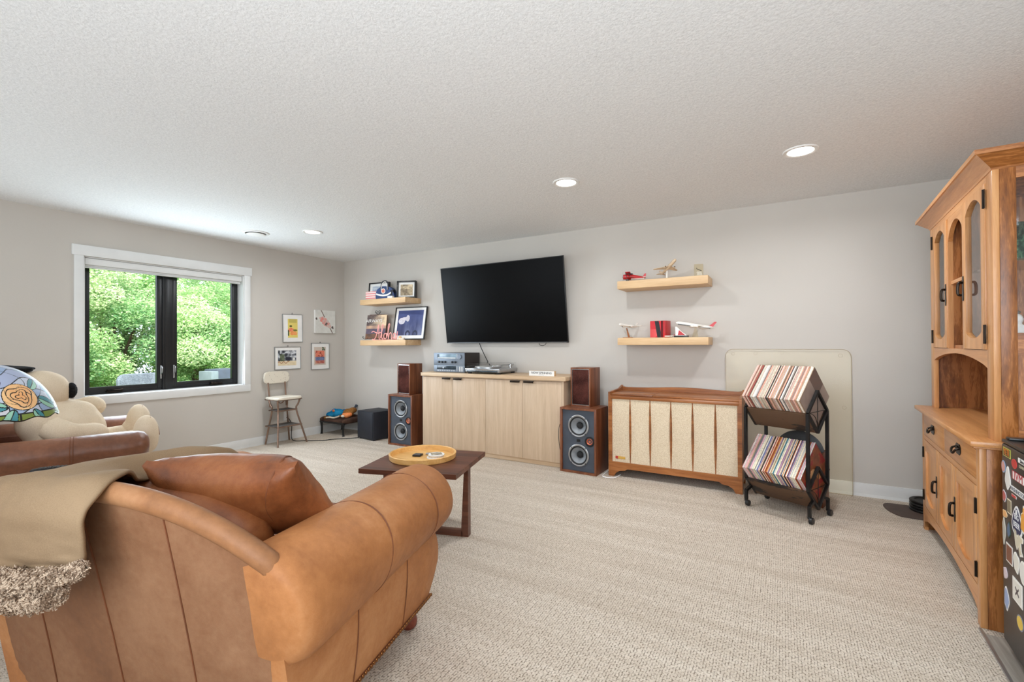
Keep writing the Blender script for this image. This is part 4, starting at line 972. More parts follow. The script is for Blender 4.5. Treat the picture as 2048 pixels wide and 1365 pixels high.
# ------------------------------------------------------------------ console stereo with cream grille
t = thing('record_console', 'mid-century walnut console stereo with six cream cloth grille panels', 'console stereo', (0, 0, 0))
x0, x1, yf, yb = 4.145, 5.262, -.44, -.04
zt = .765
for (a, c) in ((x0, x0+.022), (x1-.022, x1)):
    pts = [(yf, 0), (yf, zt+.012), (yf+.05, zt+.014), (yb-.1, zt+.02), (yb, zt+.045), (yb, 0), (yb-.06, 0), (yb-.07, .06), (yf+.09, .06), (yf+.06, 0)]
    obj('side_panel', prism(BM(), pts, 'X', a, c), 'walnut_console', t)
obj('lid', bx(x0+.022, x0+.40, yf+.008, yb-.02, zt-.018, zt-.002, bev=.002), 'walnut_console', t)
obj('lid', bx(x0+.403, x1-.022, yf+.008, yb-.02, zt-.018, zt-.002, bev=.002), 'walnut_console', t)
pts = [(x0+.02, zt-.02), (x1-.02, zt-.02)]+[(x1-.02-(x1-x0-.04)*k/30, zt+.026+.020*math.exp(-((k/30-.45)/.28)**2)+(.008 if k in (0, 30) else 0)) for k in range(31)]
obj('back_rail', prism(BM(), pts, 'Y', yb-.018, yb), 'walnut_console', t)
obj('carcass', bx(x0+.022, x1-.022, yf+.03, yb-.002, .125, zt-.02), 'walnut_console', t)
obj('top_rail', bx(x0+.022, x1-.022, yf, yf+.03, zt-.05, zt-.019, bev=.002), 'walnut_console', t)
n_ = 30; apr = [(x0+.022, .135), (x1-.022, .135), (x1-.022, 0), (x1-.05, 0)]
def scal(s):  # right-hand foot curve going inwards
    return [(s*0, 0), (s*.02, .035), (s*.055, .055), (s*.10, .06), (s*.125, .078)]
R_ = [(x1-.05-a, c) for a, c in scal(1)]; L_ = [(x0+.05+a, c) for a, c in scal(1)][::-1]
obj('apron', prism(BM(), [(x0+.022, .135), (x0+.022, 0)]+L_[::-1]+R_[::-1]+[(x1-.022, 0), (x1-.022, .135)], 'Y', yf+.002, yf+.022), 'walnut_console', t)
gw = (x1-x0-.044)/6
for k in range(6):
    a = x0+.022+k*gw
    obj('grille_cloth', bx(a+.001, a+gw-.001, yf+.012, yf+.031, .135, zt-.05), 'grille_cloth', t)
for k in range(1, 6):
    xc = x0+.022+k*gw; bm = BM(); zz = np.linspace(.135, zt-.05, 13)
    ring_ = []
    for z in zz:
        q = math.sin(PI*(z-.135)/(zt-.185)); wd = .0035+.0075*q; dd = .004+.016*q
        ring_.append([bm.verts.new(p) for p in ((xc-wd, yf+.012, z), (xc, yf+.012-dd, z), (xc+wd, yf+.012, z))])
    for A, B2 in zip(ring_, ring_[1:]):
        for i in range(2): bm.faces.new((A[i], A[i+1], B2[i+1], B2[i]))
    obj('divider_fin', bm, 'walnut_console', t)
obj('corner_post', bx(x0+.022, x0+.034, yf, yf+.03, .135, zt-.05), 'walnut_console', t); obj('corner_post', bx(x1-.034, x1-.022, yf, yf+.03, .135, zt-.05), 'walnut_console', t)
bd = obj('badge', bx(x0+.065, x0+.155, yf+.008, yf+.012, .165, .188, bev=.001), 'flat_colour', t, color=(206, 160, 70))
obj('badge_mark', bx(x0+.064, x0+.088, yf+.006, yf+.009, .164, .189, bev=.001), 'flat_colour', bd, color=(178, 52, 40))

# clear chair mat leaning against the wall
m = bpy.data.materials.new('mat_plastic'); m.use_nodes = True; nt = m.node_tree; nt.nodes.clear(); MATS['mat_plastic'] = m
tr = nd(nt, 'ShaderNodeBsdfTransparent'); tr.inputs[0].default_value = (1.0, .985, .94, 1)
g = nd(nt, 'ShaderNodeBsdfGlossy'); g.inputs['Roughness'].default_value = .12; f0 = nd(nt, 'ShaderNodeFresnel'); f0.inputs[0].default_value = 1.3; ge = nd(nt, 'ShaderNodeNewGeometry'); f1 = nd(nt, 'ShaderNodeMath', operation='SUBTRACT'); f1.inputs[0].default_value = 1; nt.links.new(ge.outputs['Backfacing'], f1.inputs[1]); f = nd(nt, 'ShaderNodeMath', operation='MULTIPLY'); nt.links.new(f0.outputs[0], f.inputs[0]); nt.links.new(f1.outputs[0], f.inputs[1])
mx = nd(nt, 'ShaderNodeMixShader'); nt.links.new(f.outputs[0], mx.inputs[0]); nt.links.new(tr.outputs[0], mx.inputs[1]); nt.links.new(g.outputs[0], mx.inputs[2])
o_ = nd(nt, 'ShaderNodeOutputMaterial'); nt.links.new(mx.outputs[0], o_.inputs[0])
t = thing('chair_mat', 'clear yellowish plastic chair mat leaning upright behind the record cart', 'chair mat', (5.565, -.05, .001), 0, rot=(math.radians(-1.6), 0, 0))
def rrect(w_, h_, r, n=8, rb=.012):
    pts = []
    for cx, cz, a0, r in ((w_/2-r, h_-r, 0, r), (-w_/2+r, h_-r, PI/2, r), (-w_/2+rb, rb, PI, rb), (w_/2-rb, rb, 1.5*PI, rb)):
        for k in range(n+1): a = a0+PI/2*k/n; pts.append((cx+r*math.cos(a), cz+r*math.sin(a)))
    return pts
obj('sheet', prism(BM(), rrect(.92, 1.17, .06), 'Y', -.0012, .0012), 'mat_plastic', t)
bm = BM(); tube(bm, [(a, 0, c) for a, c in rrect(.92, 1.17, .06)], .0022, 6, closed=True); obj('rim', bm, 'acrylic_edge' if 'acrylic_edge' in MATS else plain('acrylic_edge', (176, 160, 132), .3), t)
for x, z in ((-.40, 1.13), (-.22, 1.135), (.39, 1.12), (.41, .70), (-.02, 1.14)):
    obj('mat_stud', tube(BM(), [(x+.014*math.cos(a), -.002, z+.014*math.sin(a)) for a in np.linspace(0, 2*PI, 17)[:-1]], .0012, 5, closed=True), 'acrylic_edge', t)

# ------------------------------------------------------------------ record cart
ang = math.atan2(-.436, .9)
t = thing('record_cart', 'two tier rolling record cart of black tube and rustic brown boards', 'record cart', (5.562, -.662, 0), ang)
Lc, Wc = .215, .145; b_ = .0095; Z2, Z1 = .745, .215
def bar(bm, p, q, r=b_):  # square tube
    p, q = Vector(p), Vector(q); d = (q-p).normalized(); s, t_ = frame_of(d)
    if abs(d.z) > .9: s, t_ = Vector((1, 0, 0)), Vector((0, 1, 0))
    vs = []
    for c in (p, q): vs.append([bm.verts.new(c+s*a*r+t_*e*r) for a, e in ((-1, -1), (1, -1), (1, 1), (-1, 1))])
    bm.faces.new(vs[0]); bm.faces.new(vs[1][::-1])
    for i in range(4): bm.faces.new((vs[0][i], vs[0][(i+1) % 4], vs[1][(i+1) % 4], vs[1][i]))
for sx in (-1, 1):
    for sy in (-1, 1):
        bm = BM(); bar(bm, (sx*Lc, sy*Wc, Z1), (sx*Lc, sy*Wc, Z2)); obj('post', bm, 'dark_metal', t)
        bm = BM(); bar(bm, (sx*Lc, sy*.07, Z1-.075), (sx*(Lc+.004), sy*(Wc-.006), .115)); bar(bm, (sx*(Lc+.004), sy*(Wc-.006), .118), (sx*(Lc+.004), sy*(Wc-.006), .045)); lg = obj('leg', bm, 'dark_metal', t)
        c = Vector((sx*(Lc+.004)+.012, sy*(Wc-.006), .022)); 
        bm = BM(); lathe(bm, [(0, -.012), (.020, -.012), (.023, -.008), (.023, .008), (.020, .012), (0, .012)], 18, c, 'X'); ws = obj('caster', bm, 'black_plastic', t)
        obj('caster_hood', lathe(BM(), [(.0, .0), (.012, .002), (.014, .010), (.006, .022), (0, .022)], 12, (c.x-.012, c.y, .03)), 'dark_metal', ws)
for Z in (Z1, Z2):
    for sx in (-1, 1):
        bm = BM(); h = Wc
        for a, c in (((0, h), (h, 0)), ((h, 0), (0, -h)), ((0, -h), (-h, 0)), ((-h, 0), (0, h))): bar(bm, (sx*Lc, a[0], Z+a[1]), (sx*Lc, c[0], Z+c[1]), .0085)
        tr_ = obj('end_frame', bm, 'dark_metal', t)
        bm = BM(); tube(bm, [(sx*Lc, -.12, Z), (sx*Lc, .12, Z+.004)], .0025, 6); tube(bm, [(sx*Lc, .0, Z-.12), (sx*Lc, 0.004, Z+.12)], .0025, 6); tube(bm, catmull([(sx*Lc, -.13, Z+.005), (sx*Lc, -.04, Z-.03), (sx*Lc, .01, Z-.11)], 10), .0025, 6)
        obj('end_wire', bm, 'dark_metal', tr_)
    for sy in (-1, 1):
        mt = Matrix.Translation((0, 0, Z-Wc)) @ Matrix.Rotation(sy*math.radians(45) if sy > 0 else math.radians(135), 4, 'X')
        bm = box(BM(), -Lc+.006, Lc-.006, .004, Wc*1.414-.004, -.007, .007, .001, mat=mt)
        obj('tray_board', bm, 'rustic_board', t)
# records: each sleeve is its own object
ordn = lambda n: '%d%s' % (n, 'th' if 10 <= n % 100 <= 20 else {1: 'st', 2: 'nd', 3: 'rd'}.get(n % 10, 'th'))
UP = [('cream', (232, 220, 198)), ('white', (238, 234, 228)), ('pale pink', (226, 190, 176)), ('tan', (190, 160, 130)), ('grey', (160, 150, 144)), ('brown', (112, 84, 68)), ('salmon', (214, 150, 126)), ('off-white', (226, 214, 200)), ('dark', (64, 56, 54)), ('dull red', (160, 70, 64))]
LO = [('cream', (230, 218, 190)), ('white', (232, 228, 222)), ('blue', (58, 92, 150)), ('orange', (206, 112, 54)), ('tan', (196, 158, 110)), ('black', (40, 36, 36)), ('lilac', (190, 150, 180)), ('mustard', (206, 160, 60)), ('rust', (156, 74, 46)), ('teal', (50, 110, 120)), ('red', (176, 50, 50)), ('pale pink', (224, 178, 176)), ('grey', (140, 134, 130))]
SZ = .314; sl = {}
def sleeve_mesh(th):
    if th not in sl:
        bm = BM(); mt = Matrix.Rotation(math.radians(45), 4, 'X'); box(bm, -th/2, th/2, 0, SZ, 0, SZ, .0004, mat=mt, seg=1)
        me = bpy.data.meshes.new('record_sleeve'); bmesh.ops.recalc_face_normals(bm, faces=bm.faces); bm.to_mesh(me); bm.free(); me.materials.append(MATS['sleeve']); sl[th] = me
    return sl[th]
Rz = Matrix.Rotation(ang, 4, 'Z'); O_ = Vector((5.562, -.662, 0))
def fill(Z, pal, N, where, grp, wts):
    wd = 2*(Lc-.014)
    ths = [rnd.choice((.0045, .0045, .0045, .006, .008)) for _ in range(N)]
    sc = (wd)/(sum(ths)+.0006*N); x = -wd/2
    for i, th in enumerate(ths):
        nm, col = rnd.choices(pal, wts)[0]; jit = rnd.uniform(.88, 1.08); c = tuple(min(255, q*jit) for q in col)
        me = sleeve_mesh(th); o = bpy.data.objects.new('record_sleeve', me); COL.objects.link(o)
        xx = x+th*sc/2; o.location = O_+Rz @ Vector((xx, rnd.uniform(-.004, .004), Z-Wc+.0125+rnd.uniform(0, .005))); o.rotation_euler = (0, 0, ang); o.scale = (sc*.98, 1, 1)
        o.color = (*lin(c), 1); x += th*sc+.0006*sc
        side = i+1 if i < N/2 else N-i; end = 'left' if i < N/2 else 'right'
        tag(o, '%s record sleeve edge, %s from the %s end of the %s tier' % (nm, ordn(side), end, where), 'record', grp)
    return o
last_up = fill(Z2, UP, 64, 'upper', 'records standing in the upper tier of the cart', [8, 6, 9, 6, 4, 4, 6, 7, 2, 1])
last_lo = fill(Z1, LO, 62, 'lower', 'records standing in the lower tier of the cart', [8, 7, 3, 4, 5, 4, 3, 2, 4, 2, 3, 3, 3])
def pr_cover1(u, v):
    c = lerp3((150, 136, 128), (190, 176, 164), fbm(u*3, v*3))
    if u > .62 and v > .45: c = (120, 98, 88)
    return c
def pr_cover2(u, v):
    n = fbm(u*4+2, v*4, 4); c = lerp3((60, 34, 30), (206, 120, 70), n*1.4-.2)
    if n > .62: c = (150, 50, 50)
    if (u-.4)**2+(v-.6)**2 < .02: c = (226, 180, 130)
    if (u-.62)**2+(v-.4)**2 < .02: c = (206, 150, 100)
    return c
for o, fn, Z in ((last_up, pr_cover1, Z2), (last_lo, pr_cover2, Z1)):
    p = painted('cover_print', SZ-.004, SZ-.004, fn, 40, 40, 'printed_gloss', o)
    p.matrix_local = Matrix.Rotation(math.radians(45), 4, 'X') @ Matrix.Translation((.0040, SZ/2, SZ/2)) @ Matrix.Rotation(PI/2, 4, 'Z')
# dark round item behind
t = thing('record_crate', 'dark brown wooden crate on the floor behind the cart', 'crate', (5.66, -.36, 0), ang*.6)
bm = BM()
for (a, c, d, e) in ((-.17, .17, -.09, -.078), (-.17, .17, .078, .09), (-.17, -.158, -.078, .078), (.158, .17, -.078, .078)): box(bm, a, c, d, e, 0, .40, .002)
box(bm, -.158, .158, -.078, .078, 0, .01)
obj('crate_body', bm, 'walnut', t)
t = thing('vinyl_record', 'bare black vinyl disc standing upright in the crate behind the lower tier', 'record', (5.655, -.365, .372), 0, rot=(math.radians(86), 0, ang*.6))
obj('disc', lathe(BM(), [(0, -.001), (.168, -.001), (.17, 0), (.168, .001), (0, .001)], 64), 'vinyl_disc', t)
obj('record_label', lathe(BM(), [(0, .0012), (.05, .0012), (.05, .0016), (0, .0016)], 24), 'flat_colour', t, color=(90, 50, 36))

# ------------------------------------------------------------------ coffee table
t = thing('coffee_table', 'square dark walnut coffee table with crossed base', 'table', (3.525, -2.27, 0), math.radians(17))
obj('tabletop', prism(BM(), [(-.315, -.295), (.315, -.295), (.315, .295), (-.315, .295)], 'Z', .443, .472), 'walnut_table', t)
for a in (0, PI/2, PI, 1.5*PI):
    rr = .296 if a in (0, PI) else .278
    mt = Matrix.Rotation(a, 4, 'Z')
    bm = prism(BM(), [(rr, 0), (rr, .443), (rr-.026, .443), (rr-.048, .02), (rr-.05, 0)], 'Y', -.026, .026, mat=mt)
    obj('leg', bm, 'walnut_table', t)
for a in (0, PI/2):
    rr = .26 if a == 0 else .24
    obj('foot_rail', box(BM(), -rr, rr, -.026, .026, 0, .034 if a == 0 else .0338, .001, mat=Matrix.Rotation(a, 4, 'Z')), 'walnut_table', t)
obj('top_rail', box(BM(), -.27, .27, -.02, .02, .412, .4425), 'walnut_table', t)
# tray
tx, ty, tz = 3.47, -2.24, .472
t = thing('serving_tray', 'round blond wooden tray on the coffee table', 'tray', (tx, ty, tz), 0)
obj('tray_base', lathe(BM(), [(0, 0), (.212, 0), (.214, .006), (0, .006)], 56), 'tray_wood', t)
obj('tray_rim', lathe(BM(), [(.206, .004), (.218, .004), (.222, .034), (.216, .038), (.209, .034), (.206, .004)], 56, cap=False), 'tray_wood', t)
for k in range(5):
    t = thing('coaster', ['bottom pale cork coaster of the stack in the tray', 'second lowest coaster of the stack in the tray', 'middle coaster of the stack in the tray', 'second highest coaster of the stack in the tray', 'printed topmost coaster of the stack in the tray'][k], 'coaster', (tx+.135+.004*math.sin(k*2.1), ty-.03+.004*math.cos(k*1.7), tz+.0062+k*.0082), k*.6, 'coasters stacked in the tray')
    obj('disc', lathe(BM(), [(0, 0), (.051, 0), (.052, .002), (.052, .006), (.05, .008), (0, .008)], 36), 'toy_cream' if k % 2 else 'white_paint', t)
    if k == 4:
        p = painted('coaster_print', .07, .07, lambda u, v: lerp3((90, 84, 74), (220, 206, 180), fbm(u*5, v*5)*1.5-.2), 16, 16, 'printed', t, (0, 0, .0086), (-PI/2, 0, 0))
t = thing('pocket_knife', 'slim grey metal tool lying in the tray', 'tool', (tx+.02, ty+.075, tz+.0062), math.radians(30)); obj('body', bx(-.045, .045, -.012, .012, 0, .012, bev=.004), 'steel_brushed', t); obj('clip', bx(-.03, .04, -.003, .003, .012, .014), 'chrome', t)
t = thing('card_box', 'small dark square item lying in the tray', 'box', (tx-.045, ty+.0, tz+.0062), math.radians(20)); obj('body', bx(-.028, .028, -.028, .028, 0, .012, bev=.002), 'black_plastic', t); obj('top_label', bx(-.02, .02, -.02, .02, .012, .0128), 'grey_rubber', t)
# ------------------------------------------------------------------ oak hutch (local x into the wall, y along the front away from the viewer)
HR = -math.radians(3.1)
t = thing('display_hutch', 'tall honey oak display hutch with arched glass doors and dark pulls', 'hutch', (6.275, -1.868, 0), HR)
Wd = 1.285; D = .50
def pull_v(par, x, y, z):
    bm = BM(); prism(bm, [(y-.009, z-.062), (y+.009, z-.062), (y+.013, z-.03), (y+.009, z), (y+.013, z+.03), (y+.009, z+.062), (y-.009, z+.062), (y-.013, z+.03), (y-.009, z), (y-.013, z-.03)], 'X', x-.003, x)
    tube(bm, catmull([(x-.003, y, z+.03), (x-.018, y-.004, z+.028), (x-.022, y-.004, z), (x-.020, y-.004, z-.03), (x-.008, y, z-.034)], 10), .0065, 8)
    obj('pull', bm, 'antique_pull', par)
def pull_h(par, x, y, z):
    bm = BM(); prism(bm, [(y-.048, z-.012), (y-.03, z-.026), (y+.03, z-.026), (y+.048, z-.012), (y+.048, z+.012), (y+.03, z+.026), (y-.03, z+.026), (y-.048, z+.012)], 'X', x-.003, x)
    tube(bm, catmull([(x-.003, y-.032, z+.008), (x-.018, y-.034, z), (x-.024, y-.018, z-.018), (x-.024, y+.018, z-.018), (x-.018, y+.034, z), (x-.003, y+.032, z+.008)], 16), .005, 8)
    ell(bm, (x-.006, y, z+.004), (.006, .012, .012), 10, 8)
    obj('pull', bm, 'antique_pull', par)
def hinge(par, x, y, z, h=.042):
    bm = BM(); box(bm, x-.003, x, y-.009, y+.009, z-h, z+h, .001); cyl(bm, (x-.004, y, z-h), (x-.004, y, z+h), .0045, seg=8); obj('hinge', bm, 'antique_pull', par)
BSP = 'oak_honey'
# base
for (y0, y1, nm) in ((0, .022, 'near'), (Wd-.022, Wd, 'far')):
    obj('side_panel', bx(.022, D, y0, y1, .0, .776), 'oak_dark', t)
    obj('side_stile', bx(.0225, .075, y0-(.002 if nm == 'near' else 0), y1+(.002 if nm == 'far' else 0), 0, .776, bev=.001), 'oak_dark', t)
obj('front_post', bx(0, .022, -.002, .046, 0, .776, bev=.0015), BSP, t); obj('front_post', bx(0, .022, Wd-.046, Wd+.002, 0, .776, bev=.0015), BSP, t)
obj('rail', bx(.001, .022, .046, Wd-.046, .756, .776), 'oak_honey_long', t); obj('rail', bx(.001, .022, .046, Wd-.046, .598, .625), 'oak_honey_long', t)
pts = [(.046, .162), (Wd-.046, .162), (Wd-.046, .02)]+[(Wd-.046-(Wd-.092)*k/24, .055+.065*max(0, math.sin(PI*k/24))**.6) for k in range(25)]+[(.046, .02)]
obj('apron', prism(BM(), pts, 'X', .001, .022), 'oak_honey_long', t)
obj('mullion', bx(.001, .022, .648, .660, .625, .756), BSP, t)
obj('back_board', bx(D-.01, D, .022, Wd-.022, .12, .776), 'oak_dark', t); obj('bottom_board', bx(.022, D-.01, .022, Wd-.022, .14, .155), 'oak_dark', t)
for (a, c) in ((.048, .646), (.662, Wd-.048)):
    d = obj('drawer', bx(.0, .02, a, c, .627, .754, bev=.0012), 'oak_honey_long', t); pull_h(d, 0, (a+c)/2, .700)
def bdoor(a, c, nm, hx=None, px=None, depth=.0):
    """frame-and-panel leaf with a bowed lower edge to the panel"""
    z0, z1 = .167, .595; s = .055
    d = obj(nm, bx(.012, .018, a+s-.004, c-s+.004, z0+.03, z1-.05), BSP, t)
    d2 = d
    obj('stile', bx(depth, .02, a, a+s, z0, z1, bev=.001), BSP, d2); obj('stile', bx(depth, .02, c-s, c, z0, z1, bev=.001), BSP, d2)
    obj('rail', bx(depth, .0199, a+s, c-s, z1-.066, z1, bev=.0), 'oak_honey_long', d2)
    m_ = 14; arc = [(c-s-(c-a-2*s)*k/m_, .250-.045*math.sin(PI*k/m_)) for k in range(m_+1)]
    obj('rail', prism(BM(), [(a+s, z0), (c-s, z0)]+arc, 'X', depth, .0199), 'oak_honey_long', d2)
    if px: pull_v(d2, depth, px, .378)
    if hx is not None:
        for z in (.51, .232): hinge(d2, depth, hx, z, .034)
bdoor(.049, .452, 'door', .047, .43)
bdoor(.456, .829, 'fixed_panel')
bdoor(.833, Wd-.049, 'door', Wd-.047, .855)
pts = [(-.034, .783), (-.030, .778), (.03, .776), (D, .776), (D, .805), (-.028, .805), (-.035, .800)]
obj('counter', bx(-.035, D, -.038, Wd+.038, .780, .805, bev=.006), 'oak_honey_long', t)
obj('counter_moulding', bx(-.022, D, -.024, Wd+.024, .772, .7805, bev=.003), 'oak_honey_long', t)
# upper cabinet
xf = .048; xb = .40; zb, zt_ = .805, 1.968
def arched(y0, y1, z0, z1, a0, a1, b0, b1, rise, x0, x1, lowrise=0, nm='leaf', mat=BSP, par=None):
    """board y0..y1 x z0..z1 with an opening a0..a1 x b0..b1 whose top is an arch"""
    m_ = 14
    obj('stile', bx(x0, x1, y0, a0, z0, z1, bev=.001), mat, par); obj('stile', bx(x0, x1, a1, y1, z0, z1, bev=.001), mat, par)
    top = [(a1-(a1-a0)*k/m_, b1-rise+rise*max(0, math.sin(PI*k/m_))**.8) for k in range(m_+1)]
    obj('rail', prism(BM(), [(a0, z1), (a1, z1)]+top, 'X', x0, x1-.0001), mat, par)
    if z0 < b0:
        low = [(a0+(a1-a0)*k/m_, b0+lowrise-lowrise*max(0, math.sin(PI*k/m_))**.8) for k in range(m_+1)]
        obj('rail', prism(BM(), [(a1, z0), (a0, z0)]+low, 'X', x0, x1-.0001), mat, par)
for y0, y1 in ((0, .09), (Wd-.09, Wd)): obj('front_post', bx(xf, xf+.022, y0, y1, zb, zt_, bev=.0015), BSP, t)
obj('rail', bx(xf+.0005, xf+.0215, .09, Wd-.09, 1.932, zt_), 'oak_honey_long', t)
m_ = 26; arc = [(Wd-.09-(Wd-.18)*k/m_, 1.112+.055*max(0, math.sin(PI*k/m_))**.75) for k in range(m_+1)]
obj('arch_rail', prism(BM(), [(.09, 1.192), (Wd-.09, 1.192)]+arc, 'X', xf+.0005, xf+.0215), 'oak_honey_long', t)
for y in (.477, .798): obj('mullion', bx(xf+.0005, xf+.0215, y, y+.012, 1.192, 1.932), BSP, t)
# open middle bay arch
m_ = 14; arc = [(.798-(.798-.489)*k/m_, 1.80+.095*max(0, math.sin(PI*k/m_))**.6) for k in range(m_+1)]
obj('arch_head', prism(BM(), [(.489, 1.932), (.798, 1.932)]+arc, 'X', xf+.001, xf+.021), 'oak_honey_long', t)
for (a, c, hx, px) in ((.092, .475, .090, .455), (.812, Wd-.092, Wd-.090, .834)):
    d = obj('glass_door', bx(xf+.008, xf+.011, a+.05, c-.05, 1.23, 1.92), 'cabinet_glass', t)
    arched(a, c, 1.194, 1.930, a+.062, c-.062, 1.245, 1.902, .05, xf-.004, xf+.018, .03, par=d)
    pull_v(d, xf-.004, px, 1.50)
    for z in (1.862, 1.262): hinge(d, xf-.004, hx, z)
# carcass of the upper
obj('side_panel', bx(xf+.022, xb, Wd-.02, Wd, zb, zt_), 'oak_dark', t)
obj('back_board', bx(xb-.008, xb, .02, Wd-.02, zb, zt_), 'oak_dark', t)
obj('shelf_board', bx(xf+.022, xb-.008, .02, Wd-.02, 1.192, 1.210), 'oak_dark', t); obj('top_board', bx(xf+.022, xb-.008, .02, Wd-.02, 1.935, 1.955), 'oak_dark', t)
obj('divider', bx(xf+.0215, xb-.008, .470, .489, 1.21, 1.935), 'oak_dark', t); obj('divider', bx(xf+.0215, xb-.008, .798, .815, 1.21, 1.935), 'oak_dark', t)
obj('shelf', bx(xf+.012, xb-.008, .489, .798, 1.555, 1.573), 'oak_honey_long', t)
obj('glass_shelf', bx(xf+.03, xb-.01, .022, .469, 1.575, 1.582), 'acrylic', t); obj('glass_shelf', bx(xf+.03, xb-.01, .816, Wd-.022, 1.575, 1.582), 'acrylic', t)
# glazed near side
obj('side_stile', bx(xf+.0222, xf+.072, -.001, .02, zb, zt_, bev=.001), 'oak_dark', t); obj('side_stile', bx(xb-.05, xb, -.001, .02, zb, zt_, bev=.001), 'oak_dark', t)
for a_, c_ in ((1.916, zt_), (1.172, 1.266), (zb, .86)): obj('side_rail', bx(xf+.072, xb-.05, 0, .0195, a_, c_), 'oak_dark_cross', t)
obj('side_panel', bx(xf+.07, xb-.048, .007, .013, .855, 1.175), 'oak_dark', t)
obj('side_pane', bx(xf+.07, xb-.048, .009, .012, 1.262, 1.918), 'clear_glass', t)
# crown
def frust(r0, z0, r1, z1, bm, cap=False):
    A = [bm.verts.new((x, y, z0)) for x, y in ((xf-r0, -r0), (xb, -r0), (xb, Wd+r0), (xf-r0, Wd+r0))]; B2 = [bm.verts.new((x, y, z1)) for x, y in ((xf-r1, -r1), (xb, -r1), (xb, Wd+r1), (xf-r1, Wd+r1))]
    for i in range(4): bm.faces.new((A[i], A[(i+1) % 4], B2[(i+1) % 4], B2[i]))
    bm.faces.new(A[::-1]); bm.faces.new(B2)
bm = BM(); frust(.002, 1.962, .006, 1.970, bm); frust(.004, 1.9702, .058, 2.020, bm); frust(.066, 2.0202, .066, 2.040, bm)
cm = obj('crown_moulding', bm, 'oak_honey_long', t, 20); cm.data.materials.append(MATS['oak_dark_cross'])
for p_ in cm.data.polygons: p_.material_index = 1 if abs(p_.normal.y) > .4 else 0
# things behind the glass
def inhutch(name, label, cat, x, y, z, rz=0):
    R_ = Matrix.Rotation(HR, 4, 'Z'); p = Vector((6.275, -1.868, 0))+R_ @ Vector((x, y, z)); return thing(name, label, cat, p, HR+rz)
g = inhutch('wine_glass', 'clear wine glass behind the hutch side pane on the glass shelf', 'glass', .135, .07, 1.583)
obj('bowl', lathe(BM(), [(.004, .085), (.022, .10), (.036, .135), (.040, .17), (.034, .215), (.033, .215), (.038, .17), (.034, .136), (.02, .103), (0, .09)], 28), 'clear_glass', g)
obj('stem', lathe(BM(), [(.032, 0), (.032, .002), (.004, .008), (.0035, .08), (.006, .09), (0, .091)], 20), 'clear_glass', g)
g = inhutch('green_card', 'green leafy printed card standing behind the wine glass', 'card', .155, .125, 1.583, .5); painted('card_print', .11, .17, lambda u, v: lerp3((20, 52, 40), (120, 160, 120), fbm(u*14, v*14)*1.5-.35), 20, 30, 'printed', g, (0, 0, .085)); obj('card_backing', bx(-.055, .055, .001, .003, 0, .17), 'white_paint', g)
g = inhutch('ceramic_figurine', 'white glossy ceramic figurine behind the hutch side pane', 'figurine', .135, .09, 1.21)
bm = BM(); ell(bm, (0, 0, .05), (.035, .03, .045)); ell(bm, (0, 0, .115), (.026, .026, .028)); ell(bm, (.03, 0, .06), (.02, .015, .03)); lathe(bm, [(.04, 0), (.04, .012), (0, .02)], 20); blob('body', bm, 'white_paint', g, .006, 2); obj('cap', ell(BM(), (0, 0, .145), (.018, .018, .008)), 'steel_brushed', g)
g = inhutch('papers', 'folded white paper standing at the back of the hutch counter', 'paper', .20, .33, .806, .3)
obj('sheet', prism(BM(), [(-.10, 0), (.02, 0), (-.03, .14), (-.05, .15)], 'X', 0, .003), 'white_paint', g); obj('dark_folder', bx(.01, .16, -.10, .12, 0, .016, bev=.002), 'black_plastic', g)

